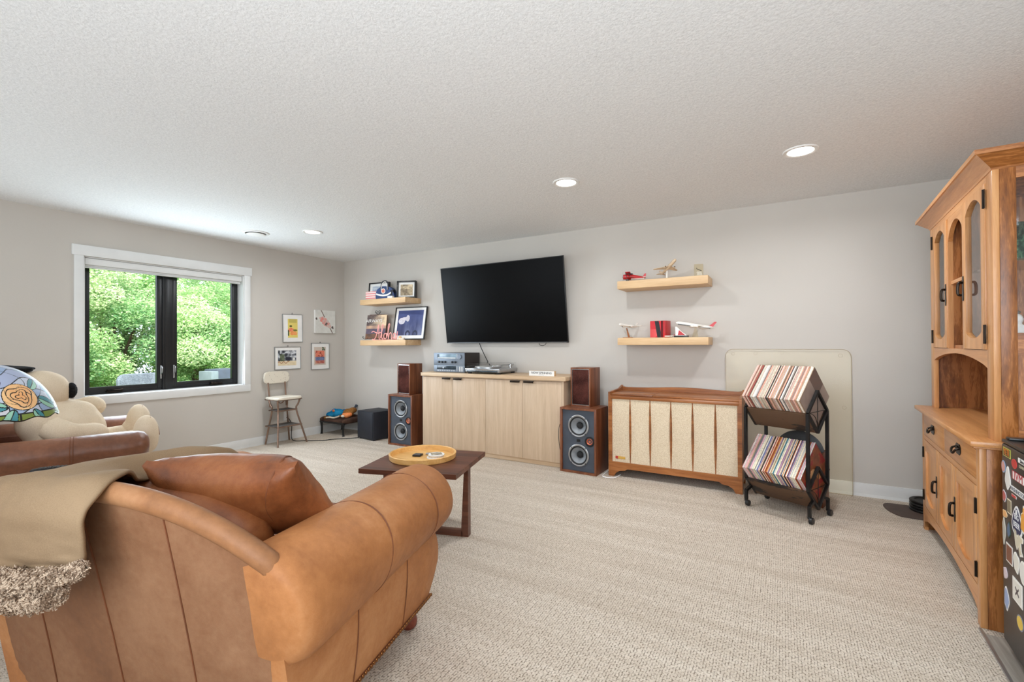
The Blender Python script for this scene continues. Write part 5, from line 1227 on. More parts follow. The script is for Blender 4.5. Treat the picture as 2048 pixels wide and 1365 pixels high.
# ------------------------------------------------------------------ fridge with stickers
t = thing('mini_fridge', 'black mini fridge covered in stickers at the hutch end', 'refrigerator', (6.302, -2.012, 0), HR)
plain('fridge_black', (46, 38, 34), .38, vary=.06)
obj('body', bx(.052, .50, -.47, 0, .02, .822, bev=.008), 'fridge_black', t); obj('door', bx(0, .046, -.47, 0, .045, .826, bev=.008), 'fridge_black', t)
obj('top_cover', bx(.0, .50, -.472, .002, .8265, .842, bev=.006), 'black_plastic', t); obj('hinge_cover', bx(.01, .07, -.05, -.01, .842, .852, bev=.003), 'black_plastic', t)
obj('door_gasket', bx(.046, .052, -.46, -.01, .05, .82), 'rubber', t)
for y in (-.42, -.05): obj('foot', lathe(BM(), [(.018, 0), (.018, .02), (0, .02)], 12, (.1, y, 0)), 'rubber', t)
def stick(sy, z, w_, h_, col, shape='rect', nm='sticker', lab=None, rim=(238, 236, 230), inner=True, rot=0, txt=None, tc=(60, 60, 60), ts=.02, tsx=1, mark=None):
    y = -sy
    def shp(k, x):
        a, c = w_/2*k, h_/2*k
        if shape == 'oval': P_ = [(a*math.cos(q), c*math.sin(q)) for q in np.linspace(0, 2*PI, 25)[:-1]]
        elif shape == 'blob': P_ = [(a*(1+.16*math.sin(3*q+sy*40))*math.cos(q), c*(1+.12*math.sin(4*q+z*30))*math.sin(q)) for q in np.linspace(0, 2*PI, 25)[:-1]]
        elif shape == 'pick': P_ = [(a*math.cos(q)*(1-.42*math.sin(q)), c*math.sin(q)) for q in np.linspace(0, 2*PI, 29)[:-1]]
        elif shape == 'wf': P_ = [(-a, c), (-a*.4, c*.9), (-a*.2, c*.2), (0, c*.8), (a*.4, c*.7), (a, c*.55), (a*.9, c*.2), (a*.5, c*.1), (a*.6, -c*.5), (a*.9, -c*.8), (a*.3, -c), (0, -c*.3), (-a*.3, -c*.7), (-a*.6, -c*.4)]
        elif shape == 'bottle': P_ = [(-a*.35, c), (a*.2, c), (a*.25, c*.55), (a, c*.25), (a, -c), (-a, -c), (-a, c*.25), (-a*.35, c*.5)]
        else: P_ = [(-a, -c), (a, -c), (a, c), (-a, c)]
        cr, sr = math.cos(rot), math.sin(rot)
        return [(y-(p*cr-q*sr), z+p*sr+q*cr) for p, q in P_]
    s = obj(nm, prism(BM(), shp(1, 0), 'X', -.0012, 0), 'sticker', t, 0, color=rim)
    if lab: s['label'] = lab
    if inner: obj('printed_face', prism(BM(), shp(.84, 0), 'X', -.0018, -.0011), 'sticker', s, 0, color=col)
    if txt:
        for q, line in enumerate(txt.split('|')):
            text('lettering', line, ts, 'sticker', s, (-.0022, y, z+(len(txt.split('|'))-1)*ts*.5-q*ts), Euler((PI/2, 0, -PI/2)), .0003, sx=tsx, color=tc)
    if mark: mark(s, y, z)
    return s
stick(.066, .797, .082, .034, (70, 56, 34), rim=(196, 196, 90), txt='YETI', tc=(226, 130, 40), ts=.034, tsx=.92, lab='rectangular sticker with orange block letters')
stick(.146, .771, .055, .036, (190, 50, 46), 'oval', rim=(214, 80, 74), lab='round red sticker')
stick(.230, .795, .085, .017, (232, 230, 226), rim=(240, 240, 236), txt='Since', tc=(40, 40, 40), ts=.018)
stick(.228, .774, .07, .012, (80, 74, 66), rim=(80, 74, 66), txt='CLASSIC', tc=(190, 180, 150), ts=.014)
stick(.026, .735, .045, .048, (206, 150, 140), 'oval', rim=(150, 180, 210))
stick(.074, .700, .06, .085, (226, 224, 218), 'blob', rim=(240, 238, 234), lab='tall white animal outline sticker')
stick(.192, .728, .14, .032, (238, 234, 230), rim=(170, 40, 50), txt='IVM', tc=(176, 32, 44), ts=.042, tsx=1.3, rot=.0, lab='white sticker with large red letters')
stick(.181, .673, .155, .022, (226, 226, 226), rot=0, txt='WASHINGTON', tc=(110, 110, 116), ts=.021, tsx=1.1)
stick(.140, .648, .05, .010, (206, 48, 44), rim=(232, 226, 222)); stick(.032, .620, .04, .045, (180, 90, 90), 'blob', rim=(226, 226, 230))
stick(.088, .594, .042, .055, (130, 118, 92), 'rect', rim=(224, 214, 190)); stick(.036, .551, .05, .03, (226, 170, 110), 'blob', rim=(236, 210, 170))
def pm(s, y, z):
    obj('printed_dot', bx(-.0024, -.0018, y-.009, y+.009, z+.026, z+.044, bev=.0), 'sticker', s, 0, color=(236, 236, 236))
stick(.168, .562, .10, .115, (32, 44, 84), 'pick', rim=(240, 240, 240), mark=pm, txt='BIG|BEER', tc=(240, 240, 240), ts=.030, lab='navy triangular sticker with white lettering blocks')
stick(.232, .590, .042, .10, (232, 160, 50), 'bottle', rim=(240, 236, 226), rot=-.15, lab='orange bottle shaped sticker')
stick(.024, .480, .035, .10, (180, 176, 164), 'blob', rim=(214, 210, 198)); stick(.080, .502, .035, .06, (84, 110, 140), 'blob', rim=(70, 90, 70))
stick(.181, .490, .10, .095, (214, 204, 180), 'wf', rim=(238, 234, 224), lab='cream interlocking letters sticker')
stick(.083, .410, .07, .072, (120, 66, 40), 'rect', rim=(232, 228, 222), lab='square photo sticker with brown figure')
stick(.158, .405, .062, .075, (224, 220, 210), 'blob', rim=(244, 242, 236)); stick(.226, .395, .07, .085, (228, 226, 220), 'oval', rim=(240, 238, 232))
stick(.036, .318, .045, .045, (206, 190, 196), 'blob', rim=(214, 200, 206))
def xm(s, y, z):
    for a in (.6, -.75): obj('printed_cross', box(BM(), -.0024, -.0018, -.022, .022, -.0035, .0035, mat=Matrix.Translation((0, y, z)) @ Matrix.Rotation(a, 4, 'X')), 'sticker', s, 0, color=(50, 36, 46))
stick(.166, .300, .10, .085, (226, 222, 212), 'rect', rim=(240, 238, 232), mark=xm, lab='white rectangular sticker with a dark cross')
stick(.047, .222, .055, .085, (140, 160, 200), 'blob', rim=(232, 226, 222), lab='blue landscape shaped sticker')
stick(.190, .198, .068, .055, (226, 190, 60), 'oval', rim=(130, 134, 150), lab='round yellow sticker with grey rim')

# floor mat and stacked plates beside the hutch
plain('mat_brown', (84, 68, 60), .7, vary=.08)
tag(obj('floor_mat', prism(BM(), [(p.x, p.y) for p in catmull([(6.205, -.16, 0), (6.192, -.20, 0), (6.20, -.31, 0), (6.245, -.41, 0), (6.30, -.43, 0), (6.52, -.43, 0), (6.56, -.38, 0), (6.56, -.18, 0), (6.52, -.13, 0), (6.26, -.13, 0), (6.205, -.16, 0)], 40)[:-1]], 'Z', .001, .007), 'mat_brown'), 'flat brown mat with rounded corners on the carpet beside the hutch', 'mat')
t = thing('planter_saucers', 'stack of dark round ribbed discs on the brown mat', 'discs', (6.445, -.215, .007))
for k in range(4): obj('disc', lathe(BM(), [(0, k*.02), (.098+.004*(k % 2), k*.02), (.104, k*.02+.005), (.104, k*.02+.013), (.098, k*.02+.0185), (.078, k*.02+.0185), (.072, k*.02+.012), (0, k*.02+.012)], 36), 'dark_metal' if k % 2 else 'black_plastic', t)

# ------------------------------------------------------------------ armchairs
def armchair(t, P):
    ah, ar, hw = P['arm_h'], P['arm_r'], P['hw']     # arm top height, roll radius, half spacing of the arm axes
    y0, y1 = P['y0'], P['y1']; tan, bk, cu = P['mats']
    zc = ah-ar
    for s in (-1, 1):
        prof = [(y0, .0), (y0, ar*.80), (y0+.012, ar*.95), (y0+.05, ar*1.03), (y0+.2, ar*1.03), ((y0+y1)/2, ar), (y1-.10, ar*.97), (y1-.03, ar*.93), (y1+.005, ar*.82), (y1+.028, ar*.55), (y1+.036, ar*.25), (y1+.038, 0)]
        bm = BM(); N = 40; rings = []
        for (y, r) in prof:
            rg = []
            for k in range(N):
                a = 2*PI*k/N; ww = .95 if math.cos(a)*s > 0 else 1.0
                sag = P.get('sag', 0)*math.exp(-((y-(y0+.55))/.3)**2)
                rr = r*(1+.03*math.sin(3*a+y*5))
                zz_ = zc+(ar-r*1.0)*0.15+rr*math.sin(a)-sag; fb = max(0, 1-(y-y0)/.30); q_ = max(0, (zz_-.1)/.75)
                rg.append(bm.verts.new((s*hw+rr*math.cos(a)*ww, y-(P['lean']+.01)*q_**1.25*fb, zz_)))
            rings.append(rg)
        for A, B2 in zip(rings, rings[1:]):
            for k in range(N): bm.faces.new((A[k], A[(k+1) % N], B2[(k+1) % N], B2[k]))
        bmesh.ops.remove_doubles(bm, verts=bm.verts[:], dist=1e-5)
        arm = obj('arm', bm, tan, t, 70)
        py_ = [p_[0] for p_ in prof]; pr_ = [p_[1] for p_ in prof]
        for (y, r) in [(yy, float(np.interp(yy, py_, pr_))) for yy in P['seams']]:
            bm = BM(); tube(bm, [(s*hw+(r+.0003)*math.cos(a)*(.95 if math.cos(a)*s > 0 else 1.0)*(1+.03*math.sin(3*a+y*5)), y, zc+(ar-r)*.15-P.get('sag', 0)+(r+.0003)*math.sin(a)*(1+.03*math.sin(3*a+y*5))) for a in np.linspace(0, 2*PI, 48)[:-1]], .0022, 6, closed=True)
            obj('seam', bm, 'seam_dark', arm)
        xo, xi = s*(hw+P['out']), s*(hw-.13)
        pts = [(y0+.02, .125), (y1-.05, .125), (y1-.015, .19), (y1+.02, .27), (y1+.012, .35), (y1-.03, .43), (y1-.08, zc+.04), (y0+.02, zc+.04)]
        bm = BM(); nv = 14; ny = 20; sec = []
        zz = np.linspace(.125, zc+.04, nv)
        yf_ = lambda z: np.interp(z, [.125, .19, .27, .35, .43, zc+.04], [y1-.05, y1-.012, y1+.02, y1+.012, y1-.03, y1-.08])
        for z in zz:
            row = []; bul = .022*math.sin(PI*(z-.125)/(zc-.085)); fe = yf_(z)
            yr = y0-(P['lean']+.0)*max(0, (z-.1)/.75)**1.25-.001
            ring_ = [(xi, yr)]+[(xo+s*bul, yr)]+[(xo+s*bul, yr+(fe-.03-yr)*k/10) for k in range(1, 11)]+[(xo+s*(bul-.012), fe-.012), (xo+s*(bul-.04), fe), (xi, fe)]
            sec.append([bm.verts.new((x, y, z)) for x, y in ring_])
        for A, B2 in zip(sec, sec[1:]):
            n_ = len(A)
            for k in range(n_): bm.faces.new((A[k], A[(k+1) % n_], B2[(k+1) % n_], B2[k]))
        bm.faces.new(sec[0][::-1]); bm.faces.new(sec[-1])
        side = obj('side_panel', bm, tan, t, 60)
        for ys in P['side_seams']:
            bm = BM(); tube(bm, [(xo+s*(.022*math.sin(PI*(z-.125)/(zc-.085))+.001), ys+.01*(z-.3), z) for z in np.linspace(.13, zc, 14)], .0022, 6); obj('seam', bm, 'seam_dark', side)
        if P.get('nails') and s > 0:
            nm_ = None
            ys = np.arange(y0+.03, y1-.05, .0165)
            bm = BM(); tube(bm, [(xo+.001, y0+.025, .133), (xo+.001, y1-.06, .133)], .005, 8); st = obj('nail_band', bm, 'seam_dark', t)
            me0 = None
            for y in ys:
                if me0 is None:
                    n0 = obj('nailhead', ell(BM(), (0, 0, 0), (.005, .0078, .0078), 10, 6), 'brass_nail', st); me0 = n0.data
                else: n0 = bpy.data.objects.new('nailhead', me0); COL.objects.link(n0); n0.parent = st
                n0.location = (xo+.008, y, .132)
        for y in (y0+.08, y1-.10):
            obj('foot', lathe(BM(), [(.026, 0), (.036, .012), (.038, .035), (.030, .055), (.034, .075), (.045, .085), (.045, .11), (0, .11)], 24, (s*(hw-.035), y, 0)), 'mahogany', t)
    # seat
    obj('seat_base', bx(-hw+.12, hw-.12, y0+.1, y1-.03, .12, .34, bev=.03, seg=3), tan, t, 50)
    obj('seat_cushion', rbox(0, (y0+y1)/2+.10, .40, 2*hw-.30, (y1-y0)-.16, .17, 5, 18, .15), cu, t, 80)
    # outer back
    xr = P['bx']; zt0 = P['back_z']; dr = P['back_drop']; lean = P['lean']
    def ztop(x): return zt0-dr*(abs(x)/(xr-.02))**2.5
    def yb_(x, z):
        q = max(0, (z-.1)/.75); return y0+P['back_y']-.045*(1-min(1, (x/xr)**2))*min(q, 1.1)-lean*q**1.25
    NU = 36; bm = BM(); cols = []
    for i in range(NU+1):
        x = -xr+2*xr*i/NU; c = []
        zt = ztop(x)
        for z in np.linspace(.085, zt, 16): c.append((x, yb_(x, z), z))
        yt = yb_(x, zt); c += [(x, yt+.02, zt+.004), (x, yt+.045, zt-.004), (x, yt+.065, zt-.02)]
        for z in np.linspace(zt-.06, .3, 6): c.append((x, yb_(x, z)+.085, z))
        cols.append([bm.verts.new(p) for p in c])
    for A, B2 in zip(cols, cols[1:]):
        for k in range(len(A)-1): bm.faces.new((A[k], B2[k], B2[k+1], A[k+1]))
    bm.faces.new(cols[0]); bm.faces.new(cols[-1][::-1]); bm.faces.new([c[0] for c in cols]+[c[-1] for c in cols][::-1])
    back = obj('back', bm, bk, t, 60)
    for x in P['back_seams']:
        bm = BM(); tube(bm, [(x, yb_(x, z)-.0008, z) for z in np.linspace(.09, ztop(x)-.02, 20)], .0024, 6); obj('seam', bm, 'seam_dark', back)
    if P.get('rail', True):
        pts = []
        for i in range(41):
            x = -(xr-.0)+(2*xr-.0)*i/40; zt = ztop(x); pts.append((x, yb_(x, zt)+.018, zt-.006))
        e = pts[-1]; pts.append((e[0]+.018, e[1]+.01, e[2]-.035)); e = pts[0]; pts.insert(0, (e[0]-.018, e[1]+.01, e[2]-.035))
        n_ = len(pts)
        obj('top_rail', tube(BM(), pts, [.018]+[.029]*(n_-2)+[.022], 16), 'leather_rail', t, 80)
    return ztop, yb_
plain('seam_dark', (112, 62, 32), .7, vary=.1)
CH = thing('armchair', 'large tan leather armchair with rolled arms and nailhead trim, seen from behind', 'armchair', (3.768, -3.521, 0), math.atan2(.254, .967))
ztop, yb_ = armchair(CH, dict(arm_h=.70, arm_r=.160, hw=.50, y0=-.48, y1=.42, out=.045, mats=('leather_tan', 'leather_back', 'leather_cushion'), seams=(-.13, .22), side_seams=(-.2, .12), nails=True,
    bx=.536, back_z=.850, back_drop=.15, lean=.10, back_y=.0, back_seams=(-.31, -.01, .27)))
def part_cushion(cx, cy, cz, sx, sy, sz, tilt, rz, nm, n=4.2, ry=0):
    bm = rbox(0, 0, 0, sx, sy, sz, n, 22, .12)
    for v in bm.verts:
        q = v.co; w_ = .010*math.sin(q.x*26+q.z*9)*math.exp(-((abs(q.z)-sz*.35)/.08)**2)+.006*math.sin(q.x*55+3*q.z)*(abs(q.x)/(sx/2))**2
        q.y += w_*(1 if q.y > 0 else -1)
    bmesh.ops.transform(bm, matrix=Matrix.Translation((cx, cy, cz)) @ Euler((tilt, ry, rz)).to_matrix().to_4x4(), verts=bm.verts)
    return obj(nm, bm, 'leather_cushion', CH, 80)
part_cushion(-.08, -.33, .560, .84, .18, .40, math.radians(10), 0, 'back_cushion')
PIL = thing('leather_pillow', 'loose rust brown leather pillow slumped over the armchair back cushion', 'pillow', (3.768, -3.521, 0), math.atan2(.254, .967))
def pillow_fn(sx, sy, sz):
    bm = BM(); bmesh.ops.create_cube(bm, size=2); bmesh.ops.subdivide_edges(bm, edges=bm.edges[:], cuts=26, use_grid_fill=True)
    for v in bm.verts:
        p = v.co.copy(); e = (1-abs(p.x)**3.0)*(1-abs(p.z)**2.6); e = max(e, 0)**.55
        cx = 1-.07*(1-abs(p.z)**2); cz = 1-.10*(1-abs(p.x)**2)
        wr = .09*math.sin(9*p.x+4*p.z)*(1-e)+.07*math.sin(21*p.x-7*p.z)*abs(p.x)**2+.035*math.sin(4*p.x-13*p.z)
        v.co = Vector((p.x*sx/2*cx, p.y*sy/2*(.10+.9*e)+wr*.12*sy, p.z*sz/2*cz))
    return bm
bm = pillow_fn(.58, .22, .32)
mt = Matrix.Translation((.165, -.25, .735)) @ Euler((math.radians(40), math.radians(-3), math.radians(2))).to_matrix().to_4x4()
bmesh.ops.transform(bm, matrix=mt, verts=bm.verts); obj('pillow_body', bm, 'leather_cushion', PIL, 80)
def pil_pt(px, pz, sy_):
    e = max((1-abs(px)**3.0)*(1-abs(pz)**2.6), 0)**.55; wr = .09*math.sin(9*px+4*pz)*(1-e)+.07*math.sin(21*px-7*pz)*abs(px)**2+.035*math.sin(4*px-13*pz)
    return mt @ Vector((px*.31*(1-.07*(1-abs(pz)**2)), sy_*(.10*(.10+.9*e)+.0015)+wr*.12*.20, pz*.16*(1-.10*(1-abs(px)**2))))
bm = BM(); pts = [pil_pt(.60+.12*z*z, z, 1) for z in np.linspace(-.98, .98, 22)]+[pil_pt(.60+.12*z*z, z, -1) for z in np.linspace(.98, -.98, 22)]
obj('piping', tube(BM(), pts, .004, 6, closed=True), 'seam_dark', PIL)

# blanket: rows run front -> over the cushion and back rail -> hanging behind; each row is left..right edge
BL = thing('blanket', 'tan suede blanket with shaggy sherpa edge draped over the armchair', 'blanket', (3.768, -3.521, 0), math.atan2(.254, .967))
rows = [  # (left edge, middle, right edge)
 ((-.52, .19, .64), (-.36, .17, .735), (-.22, .12, .725)),
 ((-.58, .10, .66), (-.30, .08, .785), (-.18, .05, .74)),
 ((-.64, -.04, .67), (-.28, -.05, .825), (-.16, -.08, .765)),
 ((-.66, -.18, .655), (-.30, -.20, .836), (-.15, -.22, .780)),
 ((-.68, -.34, .660), (-.30, -.36, .845), (-.11, -.38, .790)),
 ((-.68, -.48, .675), (-.27, -.52, .848), (.05, -.53, .868)),
 ((-.68, -.57, .690), (-.29, -.635, .852), (.12, -.635, .868)),
 ((-.69, -.63, .69), (-.30, -.695, .80), (.13, -.69, .815)),
 ((-.68, -.675, .68), (-.30, -.705, .74), (.125, -.69, .755)),
 ((-.68, -.68, .61), (-.30, -.70, .67), (.11, -.685, .69)),
 ((-.69, -.68, .575), (-.30, -.695, .635), (.10, -.68, .66))]
def surf(rows, NU, NV, fold=1.0):
    L = catmull([r[0] for r in rows], NU); Mi = catmull([r[1] for r in rows], NU); Rr = catmull([r[2] for r in rows], NU)
    G = []
    for i in range(NU+1):
        row = []
        for j in range(NV+1):
            s = j/NV; a = (1-s)*(1-2*s); b2 = 4*s*(1-s); c = s*(2*s-1)
            p = L[i]*a+Mi[i]*b2+Rr[i]*c; u = i/NU
            hang = max(0, (u-.55)/.45)
            # long folds run down the hanging part, softer wrinkles on top
            f = .036*abs(math.sin(s*13+1.1*math.sin(u*4)))**.6*hang*max(0, 1.1-s*1.25)+.010*(math.sin(s*15+u*9+1)-.8)*(1-hang)+.030*(fbm(u*16+3, s*5)-.5)*max(0, s-.55)*hang*3.2*(1 if s < .93 else max(0, (1-s)/.07)*.8+.2)+.016*(1-abs(math.sin(s*34+1.6*math.sin(u*3.5))))**2*max(0, min(1, (.80-s)*5))*min(1, hang*3)
            f += .010*(fbm(u*9, s*6)-.5)*2
            p = p+Vector((.0, -f*hang*fold, f*(1-hang)*fold)); row.append(p)
        G.append(row)
    return G
G = surf(rows, 110, 70)
bm = BM(); vs = [[bm.verts.new(p) for p in row] for row in G]
for A, B2 in zip(vs, vs[1:]):
    for k in range(len(A)-1): bm.faces.new((A[k], A[k+1], B2[k+1], B2[k]))
o = obj('cloth', bm, 'suede_blanket', BL, 80); sd = o.modifiers.new('s', 'SOLIDIFY'); sd.thickness = .010; sd.offset = 0
# inner layer hanging lower at the left
rows2 = [((-.70, -.655, .66), (-.50, -.66, .66), (-.20, -.655, .66)), ((-.70, -.655, .56), (-.50, -.665, .58), (-.22, -.66, .60)), ((-.71, -.65, .44), (-.52, -.66, .485), (-.25, -.655, .53))]
G2 = surf(rows2, 20, 30, .4); bm = BM(); vs = [[bm.verts.new(p) for p in row] for row in G2]
for A, B2 in zip(vs, vs[1:]):
    for k in range(len(A)-1): bm.faces.new((A[k], A[k+1], B2[k+1], B2[k]))
o = obj('under_layer', bm, 'suede_blanket', BL, 80); sd = o.modifiers.new('s', 'SOLIDIFY'); sd.thickness = .008; sd.offset = 0
def shag(name, path, rad, seed):
    R_ = np.random.RandomState(seed); P_ = catmull(path, 60)
    bm = BM(); tube(bm, P_, [rad(i/60) for i in range(61)], 20)
    bmesh.ops.subdivide_edges(bm, edges=bm.edges[:], cuts=1, use_grid_fill=True)
    bmesh.ops.recalc_face_normals(bm, faces=bm.faces); bm.normal_update()
    for v in bm.verts:
        n = v.normal; p = v.co
        v.co = p+n*(.013*(fbm(p.x*60+seed, p.z*60+p.y*40, 3)-.45)*2)
    o_ = obj(name, bm, 'sherpa', BL, 80)
    # curls
    me = o_.data; vsn = [(v.co.copy(), v.normal.copy()) for v in me.vertices]
    tb = BM(); bmesh.ops.create_icosphere(tb, subdivisions=1, radius=1); tb.verts.ensure_lookup_table()
    bv = np.array([v.co[:] for v in tb.verts]); bf = np.array([[v.index for v in f.verts] for f in tb.faces]); tb.free()
    VV, FF = [], []
    for k in range(9000):
        c, n = vsn[R_.randint(len(vsn))]; c = np.array(c)+np.array(n)*R_.uniform(-.001, .005)+R_.normal(size=3)*.0025
        q, _ = np.linalg.qr(R_.normal(size=(3, 3))); rr = np.array([R_.uniform(.0035, .0062), R_.uniform(.0014, .0023), R_.uniform(.0014, .0023)])
        FF.append(bf+len(bv)*k); VV.append((bv*rr) @ q.T+c)
    m2 = bpy.data.meshes.new('sherpa_fleece'); m2.from_pydata(np.concatenate(VV).tolist(), [], np.concatenate(FF).tolist())
    f = obj('sherpa_fleece', m2, 'sherpa', o_, 80); f['kind'] = 'stuff'
shag('sherpa_hem', [(-.72, -.69, .585), (-.55, -.71, .602), (-.40, -.715, .630), (-.28, -.715, .634), (-.12, -.715, .637), (.0, -.71, .648), (.10, -.70, .672), (.125, -.69, .686)], lambda u: .019*(1-.7*max(0, (u-.7)/.3)), 1)
shag('sherpa_hem', [(-.34, -.69, .612), (-.26, -.70, .600), (-.16, -.705, .588), (-.05, -.705, .590), (.03, -.70, .610), (.05, -.69, .632)], lambda u: .024*math.sin(PI*(.12+.76*u))**.6, 2)

# second armchair
CH2 = thing('armchair', 'dark brown leather armchair by the window wall holding a giant plush dog', 'armchair', (.94, -3.284, 0), -math.radians(18.5))
armchair(CH2, dict(arm_h=.62, arm_r=.12, hw=.50, y0=-.48, y1=.40, out=.06, mats=('leather_brown', 'leather_brown', 'leather_brown'), seams=(.02, .035), side_seams=(), nails=False,
    bx=.50, back_z=.86, back_drop=.10, lean=.10, back_y=.02, back_seams=(), rail=False))
# plush dog sitting in it
PD = thing('plush_dog', 'giant cream plush dog with black nose reclining in the brown armchair', 'stuffed animal', (.94, -3.284, 0), -math.radians(18.5))
bm = BM()
ell(bm, (0, -.02, .56), (.27, .23, .26)); ell(bm, (0, -.12, .68), (.23, .18, .18)); ell(bm, (0, .02, .72), (.15, .13, .10))
body = blob('body', bm, 'plush_cream', PD, .016, 10)
bm = BM(); ell(bm, (0, -.36, .90), (.20, .20, .19)); ell(bm, (0, -.16, .905), (.165, .15, .148)); ell(bm, (0, -.10, .895), (.145, .10, .135))
head = blob('head', bm, 'plush_cream', PD, .014, 8)
nz = BM(); ell(nz, (0, .0, .895), (.055, .035, .058)); bmesh.ops.subdivide_edges(nz, edges=nz.edges[:], cuts=2, use_grid_fill=True)
for v in nz.verts: v.co += (v.co-Vector((0, 0, .89))).normalized()*.006*(fbm(v.co.x*160, v.co.z*160+v.co.y*90)-.5)
obj('nose', nz, 'black_fur', head, 80)
for s in (-1, 1):
    obj('ear', ell(BM(), (s*.20, -.38, .90), (.04, .09, .14), 20, 14), 'plush_cream', head, 80); obj('eye', ell(BM(), (s*.09, -.21, 1.005), .016, 12, 8), 'black_plastic', head, 80)
    bm = BM(); tube(bm, catmull([(s*.20, -.10, .74), (s*.27, 0, .72), (s*.20, .09, .74)] if s < 0 else [(s*.2, -.1, .66), (s*.26, 0, .60), (s*.2, .1, .58)], 10), [.085]*11, 16)
    ell(bm, (-.20, .10, .745) if s < 0 else (.20, .12, .58), (.10, .10, .085)); blob('arm', bm, 'plush_cream', PD, .013, 8)
    bm = BM(); tube(bm, catmull([(s*.13, .05, .47), (s*.19, .22, .45), (s*.20, .40, .47)], 10), [.12]*11, 16); blob('leg', bm, 'plush_cream', PD, .016, 8)
    fz = .60 if s < 0 else .55
    bm = BM(); ell(bm, (s*.20, .43 if s > 0 else .40, fz-.01), (.12, .085, .15)); ell(bm, (s*.20, .41 if s > 0 else .38, fz-.07), (.115, .10, .10)); ft_ = blob('paw', bm, 'plush_cream', PD, .012, 8)
    for dx in (-.03, .03): obj('toe_seam', tube(BM(), catmull([(s*.20+dx, .512 if s > 0 else .482, fz-.02), (s*.20+dx, .50 if s > 0 else .47, fz+.05), (s*.20+dx, .455 if s > 0 else .425, fz+.125)], 10), .0025, 6), 'seam_dark', ft_)
t = thing('beret', 'dark knitted cap resting on the head of the plush dog', 'hat', (.94, -3.284, 0), -math.radians(18.5))
bm = BM(); ell(bm, (0, -.37, 1.068), (.15, .19, .024)); ell(bm, (0, -.39, 1.065), (.14, .14, .035)); blob('crown', bm, 'black_fur', t, .009, 3)
obj('band', tube(BM(), [(.13*math.cos(a), -.38+.17*math.sin(a), 1.056) for a in np.linspace(0, 2*PI, 33)[:-1]], .011, 8, closed=True), 'black_fur', t)

# side table, lamp, remote
t = thing('side_table', 'dark red mahogany side table between the two armchairs', 'table', (2.62, -3.86, 0), math.radians(3))
obj('tabletop', bx(-.27, .26, -.34, .30, .575, .60, bev=.004), 'mahogany', t)
obj('apron', bx(-.23, .23, -.29, .26, .50, .575), 'mahogany', t)
for x in (-.22, .22):
    for y in (-.28, .25): obj('leg', bx(x-.018, x+.018, y-.018, y+.018, 0, .5, bev=.003), 'mahogany', t)
t = thing('remote_control', 'long black remote control lying on the side table', 'remote', (2.415, -3.745, .6), math.radians(46))
bm = BM(); n_ = 16; secs = []
for k in range(n_+1):
    u = k/n_; x = -.115+.23*u; zc = .018+.010*math.sin(PI*u)-.004*u; wd = .023-.004*abs(u-.5); th = .010-.004*u
    secs.append([bm.verts.new((x, wd*math.cos(a), zc-.008+th*math.sin(a))) for a in np.linspace(0, 2*PI, 17)[:-1]])
for A, B2 in zip(secs, secs[1:]):
    for k in range(16): bm.faces.new((A[k], A[(k+1) % 16], B2[(k+1) % 16], B2[k]))
bm.faces.new(secs[0][::-1]); bm.faces.new(secs[-1]); rb = obj('housing', bm, 'black_plastic', t, 60)
me0 = None
for i in range(11):
    for j in (-1, 0, 1):
        u = .12+.075*i; p = (-.115+.23*u, j*.0125, .018+.010*math.sin(PI*u)-.004*u+.0015-.001*abs(j))
        if me0 is None: q_ = obj('button', ell(BM(), (0, 0, 0), (.005, .004, .0025), 8, 6), 'grey_rubber', rb); me0 = q_.data
        else: q_ = bpy.data.objects.new('button', me0); COL.objects.link(q_); q_.parent = rb
        q_.location = p
t = thing('painted_sheen', 'dark blue slab painting the window reflection on the side table beyond the remote', 'sheen', (2.47, -3.60, .6), .1); plain('sheen_blue', (70, 76, 130), .2, vary=.06)  # blue patch painting the window's reflection on the glossy tabletop
obj('cover', bx(-.10, .12, -.06, .05, 0, .006, bev=.002), 'sheen_blue', t); obj('sheen_core', bx(-.095, .115, -.055, .045, .0015, .0045), 'white_paint', t)
# stained glass lamp
t = thing('table_lamp', 'stained glass dome lamp with a peach rose on the side table', 'lamp', (2.49, -4.05, .6), math.radians(0))
obj('lamp_base', lathe(BM(), [(.085, 0), (.088, .01), (.07, .022), (.03, .035), (.018, .06), (.022, .12), (.014, .18), (.012, .40), (0, .41)], 32), 'antique_pull', t)
obj('finial', lathe(BM(), [(.0, .585), (.012, .575), (.008, .562), (.025, .556), (.03, .548), (0, .546)], 20), 'antique_pull', t)
def shade_pt(a, v, off=0):   # v 0 at crown, 1 at rim
    r = .030+.235*math.sin(v*1.32)/math.sin(1.32); z = .55-.235*(1-math.cos(v*1.40))/(1-math.cos(1.40)); rr = r+off
    if v > .98: z += .006*math.sin(a*14)
    return Vector((rr*math.cos(a), rr*math.sin(a), z+off*.4))
AZ = math.atan2(-4.6+4.05, 5.547-2.49)+.62   # the rose looks towards the seat side
